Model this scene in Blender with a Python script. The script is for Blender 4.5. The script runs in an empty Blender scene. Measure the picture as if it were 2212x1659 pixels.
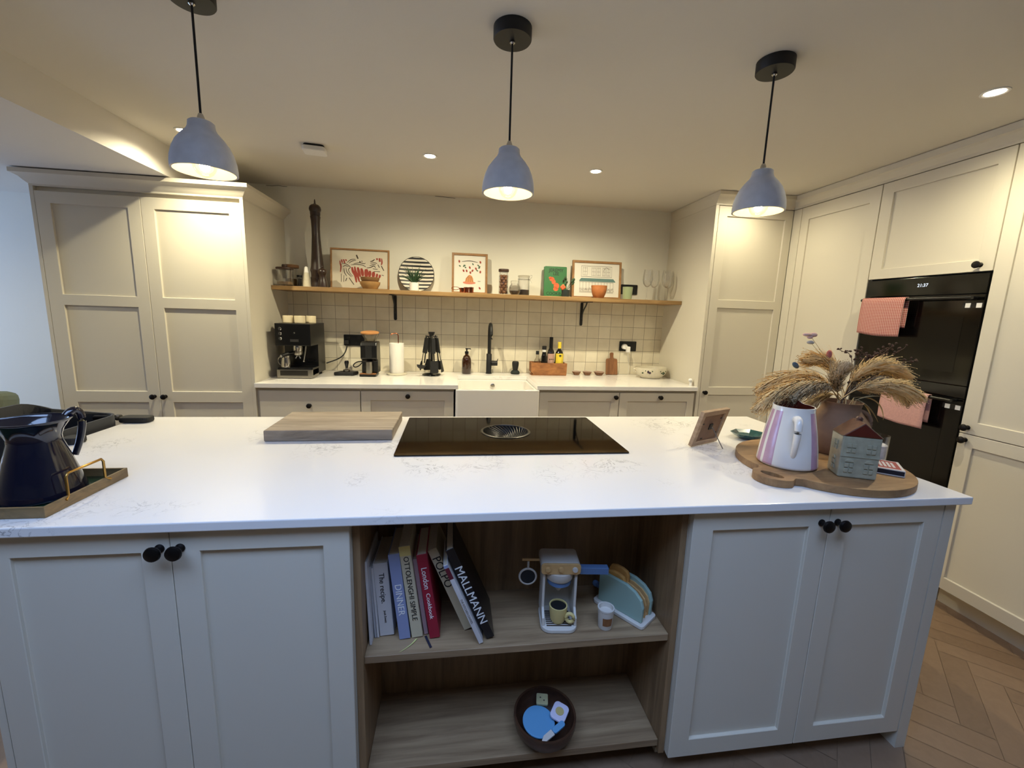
import bpy, bmesh, math, random
from mathutils import Matrix, Vector
PI = math.pi
rnd = random.Random(7)
SC = bpy.context.scene
COL = SC.collection

# ------------------------------------------------------------------ helpers
def sc(c):
    """sRGB 0-255 -> linear rgba"""
    o = []
    for v in c[:3]:
        v = v / 255.0
        o.append(v / 12.92 if v <= 0.04045 else ((v + 0.055) / 1.055) ** 2.4)
    return (o[0], o[1], o[2], 1.0)

MATS = {}
def mat(name, col, rough=0.5, metal=0.0, var=0.0, vscale=8.0, bump=0.0, bscale=60.0, coat=0.0, sheen=0.0, spec=0.5, sub=0.0, emit=None, estr=0.0):
    m = bpy.data.materials.new(name); m.use_nodes = True
    nt = m.node_tree; b = nt.nodes['Principled BSDF']
    c = col if len(col) == 4 and max(col) <= 1.0 else sc(col)
    b.inputs['Base Color'].default_value = c
    b.inputs['Roughness'].default_value = rough
    b.inputs['Metallic'].default_value = metal
    b.inputs['Specular IOR Level'].default_value = spec
    b.inputs['Coat Weight'].default_value = coat
    b.inputs['Coat Roughness'].default_value = 0.08
    b.inputs['Sheen Weight'].default_value = sheen
    if emit:
        b.inputs['Emission Color'].default_value = emit; b.inputs['Emission Strength'].default_value = estr
    tc = nt.nodes.new('ShaderNodeTexCoord')
    if var > 0:
        n = nt.nodes.new('ShaderNodeTexNoise'); n.inputs['Scale'].default_value = vscale; n.inputs['Detail'].default_value = 4
        nt.links.new(tc.outputs['Object'], n.inputs['Vector'])
        r = nt.nodes.new('ShaderNodeValToRGB')
        r.color_ramp.elements[0].position = 0.3; r.color_ramp.elements[1].position = 0.7
        r.color_ramp.elements[0].color = tuple(max(0, v * (1 - var)) for v in c[:3]) + (1,)
        r.color_ramp.elements[1].color = tuple(min(1, v * (1 + var)) for v in c[:3]) + (1,)
        nt.links.new(n.outputs['Fac'], r.inputs['Fac']); nt.links.new(r.outputs['Color'], b.inputs['Base Color'])
    if bump > 0:
        n2 = nt.nodes.new('ShaderNodeTexNoise'); n2.inputs['Scale'].default_value = bscale; n2.inputs['Detail'].default_value = 3
        nt.links.new(tc.outputs['Object'], n2.inputs['Vector'])
        bp = nt.nodes.new('ShaderNodeBump'); bp.inputs['Strength'].default_value = bump; bp.inputs['Distance'].default_value = 0.004
        nt.links.new(n2.outputs['Fac'], bp.inputs['Height']); nt.links.new(bp.outputs['Normal'], b.inputs['Normal'])
    MATS[name] = m
    return m

def wood(name, c1, c2, stretch=(1, 12, 12), scale=3.0, rough=0.5, bump=0.15, coat=0.0):
    """wood grain running along the axis with the smallest stretch"""
    m = bpy.data.materials.new(name); m.use_nodes = True
    nt = m.node_tree; b = nt.nodes['Principled BSDF']; b.inputs['Roughness'].default_value = rough
    b.inputs['Coat Weight'].default_value = coat
    tc = nt.nodes.new('ShaderNodeTexCoord'); mp = nt.nodes.new('ShaderNodeMapping')
    mp.inputs['Scale'].default_value = stretch
    nt.links.new(tc.outputs['Object'], mp.inputs['Vector'])
    n = nt.nodes.new('ShaderNodeTexNoise'); n.inputs['Scale'].default_value = scale; n.inputs['Detail'].default_value = 8; n.inputs['Roughness'].default_value = 0.65
    n.inputs['Distortion'].default_value = 0.6
    nt.links.new(mp.outputs['Vector'], n.inputs['Vector'])
    r = nt.nodes.new('ShaderNodeValToRGB'); e = r.color_ramp.elements
    e[0].position = 0.32; e[0].color = sc(c1); e[1].position = 0.68; e[1].color = sc(c2)
    nt.links.new(n.outputs['Fac'], r.inputs['Fac']); nt.links.new(r.outputs['Color'], b.inputs['Base Color'])
    bp = nt.nodes.new('ShaderNodeBump'); bp.inputs['Strength'].default_value = bump; bp.inputs['Distance'].default_value = 0.002
    nt.links.new(n.outputs['Fac'], bp.inputs['Height']); nt.links.new(bp.outputs['Normal'], b.inputs['Normal'])
    MATS[name] = m
    return m

def glass(name, tint=(1, 1, 1), f0=0.05, rough=0.02):
    m = bpy.data.materials.new(name); m.use_nodes = True
    nt = m.node_tree; nt.nodes.remove(nt.nodes['Principled BSDF'])
    out = nt.nodes['Material Output']
    tr = nt.nodes.new('ShaderNodeBsdfTransparent'); tr.inputs['Color'].default_value = (*tint, 1)
    gl = nt.nodes.new('ShaderNodeBsdfGlossy'); gl.inputs['Roughness'].default_value = rough
    lw = nt.nodes.new('ShaderNodeLayerWeight'); lw.inputs['Blend'].default_value = 0.25
    mx = nt.nodes.new('ShaderNodeMixShader')
    mr = nt.nodes.new('ShaderNodeMapRange'); mr.inputs['To Min'].default_value = f0; mr.inputs['To Max'].default_value = 0.4
    nt.links.new(lw.outputs['Fresnel'], mr.inputs['Value']); nt.links.new(mr.outputs['Result'], mx.inputs['Fac'])
    nt.links.new(tr.outputs[0], mx.inputs[1]); nt.links.new(gl.outputs[0], mx.inputs[2]); nt.links.new(mx.outputs[0], out.inputs['Surface'])
    MATS[name] = m
    return m

def emission(name, col, strength):
    m = bpy.data.materials.new(name); m.use_nodes = True
    nt = m.node_tree; nt.nodes.remove(nt.nodes['Principled BSDF'])
    e = nt.nodes.new('ShaderNodeEmission'); e.inputs['Color'].default_value = (*col, 1); e.inputs['Strength'].default_value = strength
    nt.links.new(e.outputs[0], nt.nodes['Material Output'].inputs['Surface'])
    MATS[name] = m
    return m

class MB:
    """collects shapes into one mesh"""
    def __init__(s): s.bm = bmesh.new(); s.mi = 0; s.M = Matrix.Identity(4)
    def v(s, p): return s.bm.verts.new(s.M @ Vector(p))
    def f(s, vs):
        try:
            fa = s.bm.faces.new(vs); fa.material_index = s.mi; return fa
        except ValueError: return None
    def box(s, x0, x1, y0, y1, z0, z1):
        p = [s.v((x, y, z)) for z in (z0, z1) for y in (y0, y1) for x in (x0, x1)]
        for q in ((0, 2, 3, 1), (4, 5, 7, 6), (0, 1, 5, 4), (2, 6, 7, 3), (0, 4, 6, 2), (1, 3, 7, 5)): s.f([p[i] for i in q])
        return s
    def prism(s, poly, z0, z1, axis='z'):
        def w(a, b, h):
            return {'z': (a, b, h), 'y': (a, h, b), 'x': (h, a, b)}[axis]
        lo = [s.v(w(a, b, z0)) for a, b in poly]; hi = [s.v(w(a, b, z1)) for a, b in poly]
        n = len(poly)
        s.f(lo[::-1]); s.f(hi)
        for i in range(n): s.f([lo[i], lo[(i + 1) % n], hi[(i + 1) % n], hi[i]])
        return s
    def lathe(s, prof, c=(0, 0, 0), seg=24, sx=1.0, sy=1.0):
        rings = []
        for r, z in prof:
            if r < 1e-6: rings.append([s.v((c[0], c[1], c[2] + z))])
            else: rings.append([s.v((c[0] + sx * r * math.cos(2 * PI * i / seg), c[1] + sy * r * math.sin(2 * PI * i / seg), c[2] + z)) for i in range(seg)])
        for a, b in zip(rings, rings[1:]):
            if len(a) == 1 and len(b) == 1: continue
            for i in range(seg):
                j = (i + 1) % seg
                if len(a) == 1: s.f([a[0], b[j], b[i]])
                elif len(b) == 1: s.f([a[i], a[j], b[0]])
                else: s.f([a[i], a[j], b[j], b[i]])
        if len(rings[0]) > 1: s.f(rings[0][::-1])
        if len(rings[-1]) > 1: s.f(rings[-1])
        return s
    def tube(s, pts, r, seg=8, r1=None, closed=False):
        P = [Vector(p) for p in pts]; n = len(P); rings = []
        up = Vector((0, 0, 1))
        for i in range(n):
            if closed: t = (P[(i + 1) % n] - P[i - 1]).normalized()
            else: t = ((P[min(i + 1, n - 1)] - P[max(i - 1, 0)])).normalized()
            a = t.cross(up)
            if a.length < 1e-3: a = t.cross(Vector((0, 1, 0)))
            a.normalize(); b = t.cross(a)
            rr = r if r1 is None else r + (r1 - r) * i / (n - 1)
            rings.append([s.v(P[i] + a * rr * math.cos(2 * PI * k / seg) + b * rr * math.sin(2 * PI * k / seg)) for k in range(seg)])
        for i in range(n if closed else n - 1):
            A = rings[i]; B = rings[(i + 1) % n]
            for k in range(seg): s.f([A[k], A[(k + 1) % seg], B[(k + 1) % seg], B[k]])
        if not closed: s.f(rings[0][::-1]); s.f(rings[-1])
        return s
    def ball(s, c, rx, ry=None, rz=None, seg=16, rows=10):
        ry = rx if ry is None else ry; rz = rx if rz is None else rz
        pr = [(math.sin(PI * i / rows), -math.cos(PI * i / rows)) for i in range(rows + 1)]
        pr[0] = (0, -1); pr[-1] = (0, 1)
        M0 = s.M; s.M = M0 @ Matrix.Translation(c) @ Matrix.Diagonal((rx, ry, rz, 1)); s.lathe(pr, seg=seg); s.M = M0
        return s
    def poly(s, pts):
        s.f([s.v(p) for p in pts]); return s
    def ribbon(s, pts, w, y=0.0, th=0.0004):
        """flat stroke in the local XZ plane, facing -Y"""
        n = len(pts); L = []; R = []
        for i in range(n):
            a = pts[max(i - 1, 0)]; b = pts[min(i + 1, n - 1)]
            dx, dz = b[0] - a[0], b[1] - a[1]; l = math.hypot(dx, dz) or 1
            ww = w[i] if isinstance(w, (list, tuple)) else w
            nx, nz = -dz / l * ww / 2, dx / l * ww / 2
            L.append((pts[i][0] + nx, pts[i][1] + nz)); R.append((pts[i][0] - nx, pts[i][1] - nz))
        a = [s.v((p[0], y, p[1])) for p in L]; b = [s.v((p[0], y, p[1])) for p in R]
        for i in range(n - 1): s.f([a[i], a[i + 1], b[i + 1], b[i]])
        return s
    def build(s, name, m, parent=None, smooth=None, bevel=0.0, bseg=2, loc=None):
        bmesh.ops.recalc_face_normals(s.bm, faces=s.bm.faces)
        me = bpy.data.meshes.new(name); s.bm.to_mesh(me); s.bm.free()
        for mm in (m if isinstance(m, (list, tuple)) else [m]): me.materials.append(MATS[mm] if isinstance(mm, str) else mm)
        if smooth:
            for p in me.polygons: p.use_smooth = True
            me.set_sharp_from_angle(angle=math.radians(smooth))
        o = bpy.data.objects.new(name, me); COL.objects.link(o)
        if parent: o.parent = parent
        if loc: o.location = loc
        if bevel:
            b = o.modifiers.new('edge', 'BEVEL'); b.width = bevel; b.segments = bseg; b.limit_method = 'ANGLE'; b.angle_limit = math.radians(40)
        return o

def tag(o, label, cat, group=None):
    o['label'] = label; o['category'] = cat
    if group: o['group'] = group
    return o
def thing(name, label, cat, loc=(0, 0, 0), rz=0.0, group=None):
    o = bpy.data.objects.new(name, None); COL.objects.link(o); o.empty_display_size = 0.05
    o.location = loc; o.rotation_euler = (0, 0, rz)
    return tag(o, label, cat, group)
def struct(o): o['kind'] = 'structure'; return o
def lab(o, text): o['label'] = text; return o
def dup(root, loc=None, rot=None, label=None):
    r = root.copy(); COL.objects.link(r)
    if loc: r.location = loc
    if rot: r.rotation_euler = rot
    if label: r['label'] = label
    for ch in list(root.children):
        c = ch.copy(); COL.objects.link(c); c.parent = r
        for g in list(ch.children):
            d = g.copy(); COL.objects.link(d); d.parent = c
    return r
def arc(c, r, a0, a1, n=12, plane='xz'):
    o = []
    for i in range(n + 1):
        a = math.radians(a0 + (a1 - a0) * i / n); u, w = r * math.cos(a), r * math.sin(a)
        o.append({'xz': (c[0] + u, c[1], c[2] + w), 'xy': (c[0] + u, c[1] + w, c[2]), 'yz': (c[0], c[1] + u, c[2] + w)}[plane])
    return o
def bez(P, n=14):
    """bezier through control list of 3 or 4 points"""
    P = [Vector(p) for p in P]; o = []
    for i in range(n + 1):
        t = i / n
        Q = P[:]
        while len(Q) > 1: Q = [Q[k].lerp(Q[k + 1], t) for k in range(len(Q) - 1)]
        o.append(Q[0])
    return o
def rrect(x0, x1, y0, y1, r, n=5):
    o = []
    for cx, cy, a in ((x1 - r, y1 - r, 0), (x0 + r, y1 - r, 90), (x0 + r, y0 + r, 180), (x1 - r, y0 + r, 270)):
        for i in range(n + 1):
            t = math.radians(a + 90 * i / n); o.append((cx + r * math.cos(t), cy + r * math.sin(t)))
    return o
def lettering(name, txt, size, m, parent, M, depth=0.0003, align='CENTER', shear=0.0, stretch=1.0, bold=0.0):
    cu = bpy.data.curves.new(name, 'FONT'); cu.body = txt; cu.size = size; cu.align_x = align; cu.align_y = 'CENTER'
    cu.extrude = depth; cu.shear = shear; cu.resolution_u = 3; cu.offset = bold
    t = bpy.data.objects.new(name, cu); COL.objects.link(t)
    dg = bpy.context.evaluated_depsgraph_get(); dg.update()
    me = bpy.data.meshes.new_from_object(t.evaluated_get(dg)); bpy.data.objects.remove(t)
    me.transform(M @ Matrix.Diagonal((stretch, 1, 1, 1))); me.materials.clear(); me.materials.append(MATS[m]); me.name = name
    o = bpy.data.objects.new(name, me); COL.objects.link(o); o.parent = parent
    return o
FACE = Matrix(((1, 0, 0, 0), (0, 0, -1, 0), (0, 1, 0, 0), (0, 0, 0, 1)))       # text standing upright, facing -Y
SPINE = Matrix(((0, 1, 0, 0), (0, 0, -1, 0), (-1, 0, 0, 0), (0, 0, 0, 1)))     # text reading down a spine, facing -Y
T = Matrix.Translation

def shaker(name, w, h, panels, m, parent, th=0.022, depth=0.010, loc=(0, 0, 0), rz=0):
    """one shaker front in its local frame: x 0..w, z 0..h, front face at y=0, back at y=th"""
    xs = sorted({0, w} | {p[0] for p in panels} | {p[1] for p in panels}); zs = sorted({0, h} | {p[2] for p in panels} | {p[3] for p in panels})
    mb = MB()
    def d(i, j):
        cx, cz = (xs[i] + xs[i + 1]) / 2, (zs[j] + zs[j + 1]) / 2
        return depth if any(a < cx < b and c < cz < e for a, b, c, e in panels) else 0.0
    vv = {}
    def V(i, j, y):
        k = (i, j, round(y, 5))
        if k not in vv: vv[k] = mb.v((xs[i], y, zs[j]))
        return vv[k]
    nx, nz = len(xs) - 1, len(zs) - 1
    for i in range(nx):
        for j in range(nz):
            y = d(i, j); mb.f([V(i, j, y), V(i + 1, j, y), V(i + 1, j + 1, y), V(i, j + 1, y)])
            if i + 1 < nx and d(i + 1, j) != y:
                y2 = d(i + 1, j); mb.f([V(i + 1, j, y), V(i + 1, j, y2), V(i + 1, j + 1, y2), V(i + 1, j + 1, y)])
            if j + 1 < nz and d(i, j + 1) != y:
                y2 = d(i, j + 1); mb.f([V(i, j + 1, y), V(i + 1, j + 1, y), V(i + 1, j + 1, y2), V(i, j + 1, y2)])
    for i in range(nx):
        mb.f([V(i, 0, 0), V(i, 0, th), V(i + 1, 0, th), V(i + 1, 0, 0)]); mb.f([V(i, nz, 0), V(i + 1, nz, 0), V(i + 1, nz, th), V(i, nz, th)])
    for j in range(nz):
        mb.f([V(0, j, 0), V(0, j + 1, 0), V(0, j + 1, th), V(0, j, th)]); mb.f([V(nx, j, 0), V(nx, j, th), V(nx, j + 1, th), V(nx, j + 1, 0)])
    for i in range(nx):
        for j in range(nz): mb.f([V(i, j, th), V(i, j + 1, th), V(i + 1, j + 1, th), V(i + 1, j, th)])
    o = mb.build(name, m, parent, bevel=0.0015, bseg=1, loc=loc)
    o.rotation_euler = (0, 0, rz)
    return o
def knob(parent, x, z, r=0.017):
    """round dark knob standing out of a front (local -Y)"""
    mb = MB(); mb.M = T((x, 0, z)) @ Matrix.Rotation(PI / 2, 4, 'X')
    mb.lathe([(0.011, 0), (0.011, 0.002), (0.0065, 0.005), (0.0065, 0.018), (r * 0.85, 0.021), (r, 0.026), (r * 0.92, 0.031), (r * 0.5, 0.0345), (0, 0.035)], seg=20)
    return mb.build('knob', 'bronze', parent, smooth=35)
SPW, SKY, EXPO, SKYC, BULB, SPOTE = 57.0, 9.2, 0.0, (0.41, 0.59, 1.0, 1), 85.0, 40.0
# ------------------------------------------------------------------ materials
mat('wall_paint', (232, 229, 217), 0.85, bump=0.08, bscale=180)
mat('ceiling_paint', (214, 209, 200), 0.9, bump=0.06, bscale=150)
mat('cabinet_paint', (214, 207, 190), 0.42, bump=0.02, bscale=250)
mat('gap_shadow', (30, 27, 24), 0.8)
mat('bronze', (26, 22, 20), 0.42, metal=0.6, var=0.2, vscale=60)
mat('black_matte', (14, 14, 15), 0.55)
mat('black_satin', (12, 12, 13), 0.3)
mat('black_rubber', (17, 17, 18), 0.6, bump=0.1, bscale=400)
mat('black_fabric', (16, 16, 18), 0.9, bump=0.3, bscale=500, sheen=0.2)
mat('black_glass', (5, 5, 6), 0.05, spec=0.28)
mat('oven_glass', (4, 4, 4), 0.1)
mat('oven_glass2', (7, 7, 7), 0.16)
mat('chrome', (190, 188, 184), 0.16, metal=1.0)
mat('steel', (160, 156, 148), 0.28, metal=1.0)
mat('dark_steel', (70, 68, 66), 0.35, metal=1.0)
mat('brass', (176, 138, 74), 0.32, metal=1.0)
mat('copper', (196, 120, 88), 0.2, metal=1.0)
mat('ceramic_white', (236, 232, 224), 0.12, coat=0.4)
mat('ceramic_cream', (222, 208, 174), 0.35, bump=0.1, bscale=60)
mat('white_plastic', (232, 230, 226), 0.35)
mat('paper_white', (238, 234, 226), 0.9, bump=0.25, bscale=150)
mat('paper_print', (206, 197, 178), 0.8)
mat('paper_print_white', (222, 218, 208), 0.8)
mat('page_edge', (196, 184, 162), 0.85, var=0.1, vscale=300)
mat('concrete_blue', (188, 188, 190), 0.75, var=0.06, vscale=30, bump=0.12, bscale=160)
mat('shade_inside', (226, 214, 180), 0.7)
mat('enamel_navy', (14, 17, 34), 0.12, coat=0.6)
mat('green_tray', (22, 48, 34), 0.22, coat=0.3)
mat('red_brown_glaze', (92, 38, 28), 0.2, coat=0.5)
mat('roof_glaze', (98, 66, 52), 0.35, coat=0.3, var=0.25, vscale=40)
mat('sage_glaze', (162, 160, 138), 0.26, coat=0.4, var=0.12, vscale=45, bump=0.2, bscale=50)
mat('pink_stripe', (196, 158, 178), 0.25, coat=0.4, var=0.08, vscale=30)
mat('clay_brown', (130, 100, 76), 0.75, var=0.14, vscale=14, bump=0.15, bscale=70)
mat('straw', (226, 196, 140), 0.9, var=0.2, vscale=40)
mat('straw_grey', (200, 178, 140), 0.9, var=0.2, vscale=40)
mat('sprig_brown', (84, 62, 52), 0.9, var=0.25, vscale=60)
mat('leaf_dry', (176, 156, 112), 0.8)
mat('tail_pink', (228, 190, 176), 0.95); mat('tail_grey', (190, 184, 172), 0.95); mat('tail_coral', (200, 116, 104), 0.95); mat('tail_blue', (82, 100, 112), 0.95)
mat('teal_glaze', (40, 84, 84), 0.2, coat=0.5, var=0.3, vscale=50)
mat('candle_wax', (236, 232, 228), 0.6)
mat('match_dark', (24, 22, 34), 0.7); mat('match_red', (150, 62, 58), 0.6); mat('match_paper', (206, 200, 196), 0.6)
mat('pepper_wood', (46, 30, 22), 0.35, coat=0.3, var=0.2, vscale=20)
mat('cork', (120, 84, 52), 0.8, var=0.15, vscale=60); mat('lid_dark', (64, 40, 28), 0.5)
mat('stoneware_ochre', (168, 128, 78), 0.5, var=0.12, vscale=30); mat('stoneware_brown', (128, 92, 58), 0.5, var=0.12, vscale=30)
mat('terracotta', (176, 108, 60), 0.5, var=0.1, vscale=30)
mat('leaf_green', (40, 66, 38), 0.5, var=0.25, vscale=40); mat('leaf_dark', (44, 54, 30), 0.6)
mat('petal_orange', (216, 104, 62), 0.7, var=0.15, vscale=60)
mat('pot_dark', (44, 52, 50), 0.4)
mat('book_green', (42, 112, 58), 0.5)
mat('ink_black', (18, 18, 20), 0.6); mat('ink_red', (150, 58, 44), 0.7); mat('ink_teal', (92, 124, 122), 0.7); mat('ink_grey', (132, 126, 118), 0.7); mat('ink_dark', (66, 54, 44), 0.7)
mat('ink_pink', (206, 128, 104), 0.7); mat('ink_green', (62, 96, 72), 0.7); mat('ink_orange', (206, 140, 88), 0.7); mat('ink_white', (232, 230, 226), 0.6)
mat('nuts', (128, 86, 56), 0.6, var=0.3, vscale=40, bump=0.4, bscale=60); mat('coffee', (34, 22, 16), 0.8, bump=0.4, bscale=200); mat('oats', (130, 104, 70), 0.9, bump=0.4, bscale=200)
mat('amber_bottle', (52, 26, 10), 0.12, coat=0.6)
mat('bottle_dark', (16, 14, 12), 0.1, coat=0.5); mat('label_yellow', (226, 200, 60), 0.6); mat('label_pink', (186, 150, 136), 0.6)
mat('sponge_green', (30, 38, 34), 0.9, bump=0.5, bscale=200)
mat('pale_green', (150, 162, 126), 0.3, coat=0.3)
mat('speckle_bowl', (214, 206, 184), 0.2, coat=0.4, var=0.05, vscale=50)
mat('berry', (52, 38, 58), 0.4)
mat('sofa_green', (104, 110, 92), 0.9, bump=0.2, bscale=300)
mat('bread', (206, 150, 78), 0.7, var=0.1, vscale=40); mat('toy_white', (206, 200, 190), 0.6); mat('toy_mint', (150, 176, 164), 0.55); mat('toy_blue', (92, 124, 168), 0.55)
mat('toy_wood', (204, 164, 108), 0.6, var=0.08, vscale=50); mat('toy_cream', (206, 186, 122), 0.55); mat('toy_lilac', (214, 210, 230), 0.5); mat('toy_sky', (98, 158, 200), 0.55); mat('cracker', (176, 170, 128), 0.7, var=0.08, vscale=80); mat('toy_egg', (196, 176, 116), 0.6)
mat('cover_white', (206, 202, 200), 0.5); mat('cover_lilac', (140, 150, 186), 0.5); mat('cover_yellow', (222, 204, 130), 0.5); mat('cover_cream', (200, 188, 158), 0.6); mat('cover_red', (150, 26, 50), 0.45); mat('cover_black', (17, 17, 22), 0.3); mat('cover_pink', (178, 150, 156), 0.5); mat('cover_maroon', (96, 22, 40), 0.5); mat('cover_grey', (168, 166, 168), 0.5)
mat('ribbon_yellow', (206, 208, 130), 0.6); mat('ribbon_navy', (30, 32, 50), 0.6)
mat('crack', (70, 62, 52), 0.9)
wood('oak', (122, 98, 72), (168, 142, 108), (1, 14, 14), 2.2, 0.5)
wood('oak_upright', (116, 90, 62), (160, 130, 94), (14, 14, 1), 2.2, 0.5)
wood('oak_shelf', (122, 92, 56), (170, 136, 88), (1, 10, 14), 2.0, 0.55)
wood('board_grey', (122, 108, 92), (172, 156, 136), (1.2, 14, 10), 2.6, 0.65)
wood('board_round', (120, 88, 56), (164, 128, 86), (3, 12, 8), 2.2, 0.55)
wood('frame_oak', (134, 96, 56), (164, 122, 76), (3, 3, 3), 6, 0.5)
wood('frame_light', (150, 122, 92), (184, 156, 124), (4, 14, 14), 4, 0.6)
wood('crate_wood', (120, 74, 40), (176, 118, 68), (3, 10, 9), 3, 0.6)
wood('paddle_wood', (104, 66, 38), (146, 98, 60), (14, 14, 2), 3, 0.55)
wood('bowl_wood', (50, 32, 22), (84, 56, 38), (3, 3, 10), 4, 0.4, coat=0.2)
wood('tray_wood', (96, 78, 50), (142, 116, 76), (3, 3, 10), 4, 0.5)
wood('lid_bamboo', (176, 120, 70), (206, 152, 98), (2, 10, 10), 4, 0.5)
glass('clear_glass'); glass('smoke_glass', (0.86, 0.84, 0.8)); glass('window_glass', (0.96, 0.98, 0.98), 0.03)
emission('spot_glow', (1.0, 0.86, 0.66), SPOTE)
emission('bulb_glow', (1.0, 0.74, 0.38), BULB)
emission('display_glow', (0.8, 0.88, 1.0), 1.5)

def tile_mat():
    m = bpy.data.materials.new('tiles'); m.use_nodes = True; nt = m.node_tree; b = nt.nodes['Principled BSDF']
    tc = nt.nodes.new('ShaderNodeTexCoord'); mp = nt.nodes.new('ShaderNodeMapping')
    mp.inputs['Rotation'].default_value = (-PI / 2, 0, 0)
    nt.links.new(tc.outputs['Object'], mp.inputs['Vector'])
    br = nt.nodes.new('ShaderNodeTexBrick'); br.offset = 0.0; br.squash = 1.0
    br.inputs['Scale'].default_value = 1.0; br.inputs['Brick Width'].default_value = 0.1055; br.inputs['Row Height'].default_value = 0.1055
    br.inputs['Mortar Size'].default_value = 0.0016; br.inputs['Mortar Smooth'].default_value = 0.3; br.inputs['Bias'].default_value = 0.0
    br.inputs['Color1'].default_value = sc((236, 228, 206)); br.inputs['Color2'].default_value = sc((222, 212, 188)); br.inputs['Mortar'].default_value = sc((140, 128, 108))
    nt.links.new(mp.outputs['Vector'], br.inputs['Vector'])
    n = nt.nodes.new('ShaderNodeTexNoise'); n.inputs['Scale'].default_value = 14; n.inputs['Detail'].default_value = 5; nt.links.new(tc.outputs['Object'], n.inputs['Vector'])
    mx = nt.nodes.new('ShaderNodeMix'); mx.data_type = 'RGBA'; mx.blend_type = 'MULTIPLY'; mx.inputs['Factor'].default_value = 0.35
    cr = nt.nodes.new('ShaderNodeValToRGB'); cr.color_ramp.elements[0].position = 0.3; cr.color_ramp.elements[0].color = (0.82, 0.80, 0.77, 1); cr.color_ramp.elements[1].position = 0.6
    nt.links.new(n.outputs['Fac'], cr.inputs['Fac']); nt.links.new(br.outputs['Color'], mx.inputs['A']); nt.links.new(cr.outputs['Color'], mx.inputs['B'])
    nt.links.new(mx.outputs['Result'], b.inputs['Base Color'])
    b.inputs['Roughness'].default_value = 0.3
    ad = nt.nodes.new('ShaderNodeMath'); ad.operation = 'MULTIPLY_ADD'; ad.inputs[1].default_value = -1.0; ad.inputs[2].default_value = 1.0
    nt.links.new(br.outputs['Fac'], ad.inputs[0])
    a2 = nt.nodes.new('ShaderNodeMath'); a2.operation = 'MULTIPLY_ADD'; a2.inputs[1].default_value = 0.5
    nt.links.new(n.outputs['Fac'], a2.inputs[0]); nt.links.new(ad.outputs[0], a2.inputs[2])
    bp = nt.nodes.new('ShaderNodeBump'); bp.inputs['Strength'].default_value = 0.35; bp.inputs['Distance'].default_value = 0.004
    nt.links.new(a2.outputs[0], bp.inputs['Height']); nt.links.new(bp.outputs['Normal'], b.inputs['Normal'])
    MATS['tiles'] = m
tile_mat()

def quartz():
    """white quartz with sparse clusters of fine grey veins"""
    m = bpy.data.materials.new('quartz'); m.use_nodes = True; nt = m.node_tree; b = nt.nodes['Principled BSDF']
    b.inputs['Roughness'].default_value = 0.16; b.inputs['Coat Weight'].default_value = 0.15
    tc = nt.nodes.new('ShaderNodeTexCoord')
    big = nt.nodes.new('ShaderNodeTexNoise'); big.inputs['Scale'].default_value = 3.4; big.inputs['Detail'].default_value = 2
    nt.links.new(tc.outputs['Object'], big.inputs['Vector'])
    r1 = nt.nodes.new('ShaderNodeMapRange'); r1.inputs['From Min'].default_value = 0.56; r1.inputs['From Max'].default_value = 0.72
    nt.links.new(big.outputs['Fac'], r1.inputs['Value'])
    v = nt.nodes.new('ShaderNodeTexNoise'); v.inputs['Scale'].default_value = 16; v.inputs['Detail'].default_value = 5; v.inputs['Roughness'].default_value = 0.6; v.inputs['Distortion'].default_value = 1.2
    nt.links.new(tc.outputs['Object'], v.inputs['Vector'])
    s1 = nt.nodes.new('ShaderNodeMath'); s1.operation = 'SUBTRACT'; s1.inputs[1].default_value = 0.5; nt.links.new(v.outputs['Fac'], s1.inputs[0])
    s2 = nt.nodes.new('ShaderNodeMath'); s2.operation = 'ABSOLUTE'; nt.links.new(s1.outputs[0], s2.inputs[0])
    r2 = nt.nodes.new('ShaderNodeMapRange'); r2.inputs['From Min'].default_value = 0.0; r2.inputs['From Max'].default_value = 0.022; r2.inputs['To Min'].default_value = 1; r2.inputs['To Max'].default_value = 0
    nt.links.new(s2.outputs[0], r2.inputs['Value'])
    mu = nt.nodes.new('ShaderNodeMath'); mu.operation = 'MULTIPLY'; nt.links.new(r1.outputs[0], mu.inputs[0]); nt.links.new(r2.outputs[0], mu.inputs[1])
    mx = nt.nodes.new('ShaderNodeMix'); mx.data_type = 'RGBA'
    mx.inputs['A'].default_value = sc((236, 233, 229)); mx.inputs['B'].default_value = sc((150, 146, 144))
    nt.links.new(mu.outputs[0], mx.inputs['Factor']); nt.links.new(mx.outputs['Result'], b.inputs['Base Color'])
    MATS['quartz'] = m
quartz()

def floor_mat():
    m = bpy.data.materials.new('parquet'); m.use_nodes = True; nt = m.node_tree; b = nt.nodes['Principled BSDF']; b.inputs['Roughness'].default_value = 0.42
    at = nt.nodes.new('ShaderNodeAttribute'); at.attribute_name = 'plank'
    tc = nt.nodes.new('ShaderNodeTexCoord'); n = nt.nodes.new('ShaderNodeTexNoise'); n.inputs['Scale'].default_value = 22; n.inputs['Detail'].default_value = 7; n.inputs['Distortion'].default_value = 1.5
    nt.links.new(tc.outputs['Object'], n.inputs['Vector'])
    r = nt.nodes.new('ShaderNodeValToRGB'); r.color_ramp.elements[0].color = sc((110, 88, 68)); r.color_ramp.elements[1].color = sc((152, 126, 102))
    ad = nt.nodes.new('ShaderNodeMath'); ad.operation = 'MULTIPLY_ADD'; ad.inputs[1].default_value = 0.45
    nt.links.new(n.outputs['Fac'], ad.inputs[0]); nt.links.new(at.outputs['Fac'], ad.inputs[2])
    nt.links.new(ad.outputs[0], r.inputs['Fac']); nt.links.new(r.outputs['Color'], b.inputs['Base Color'])
    MATS['parquet'] = m
floor_mat()
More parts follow.
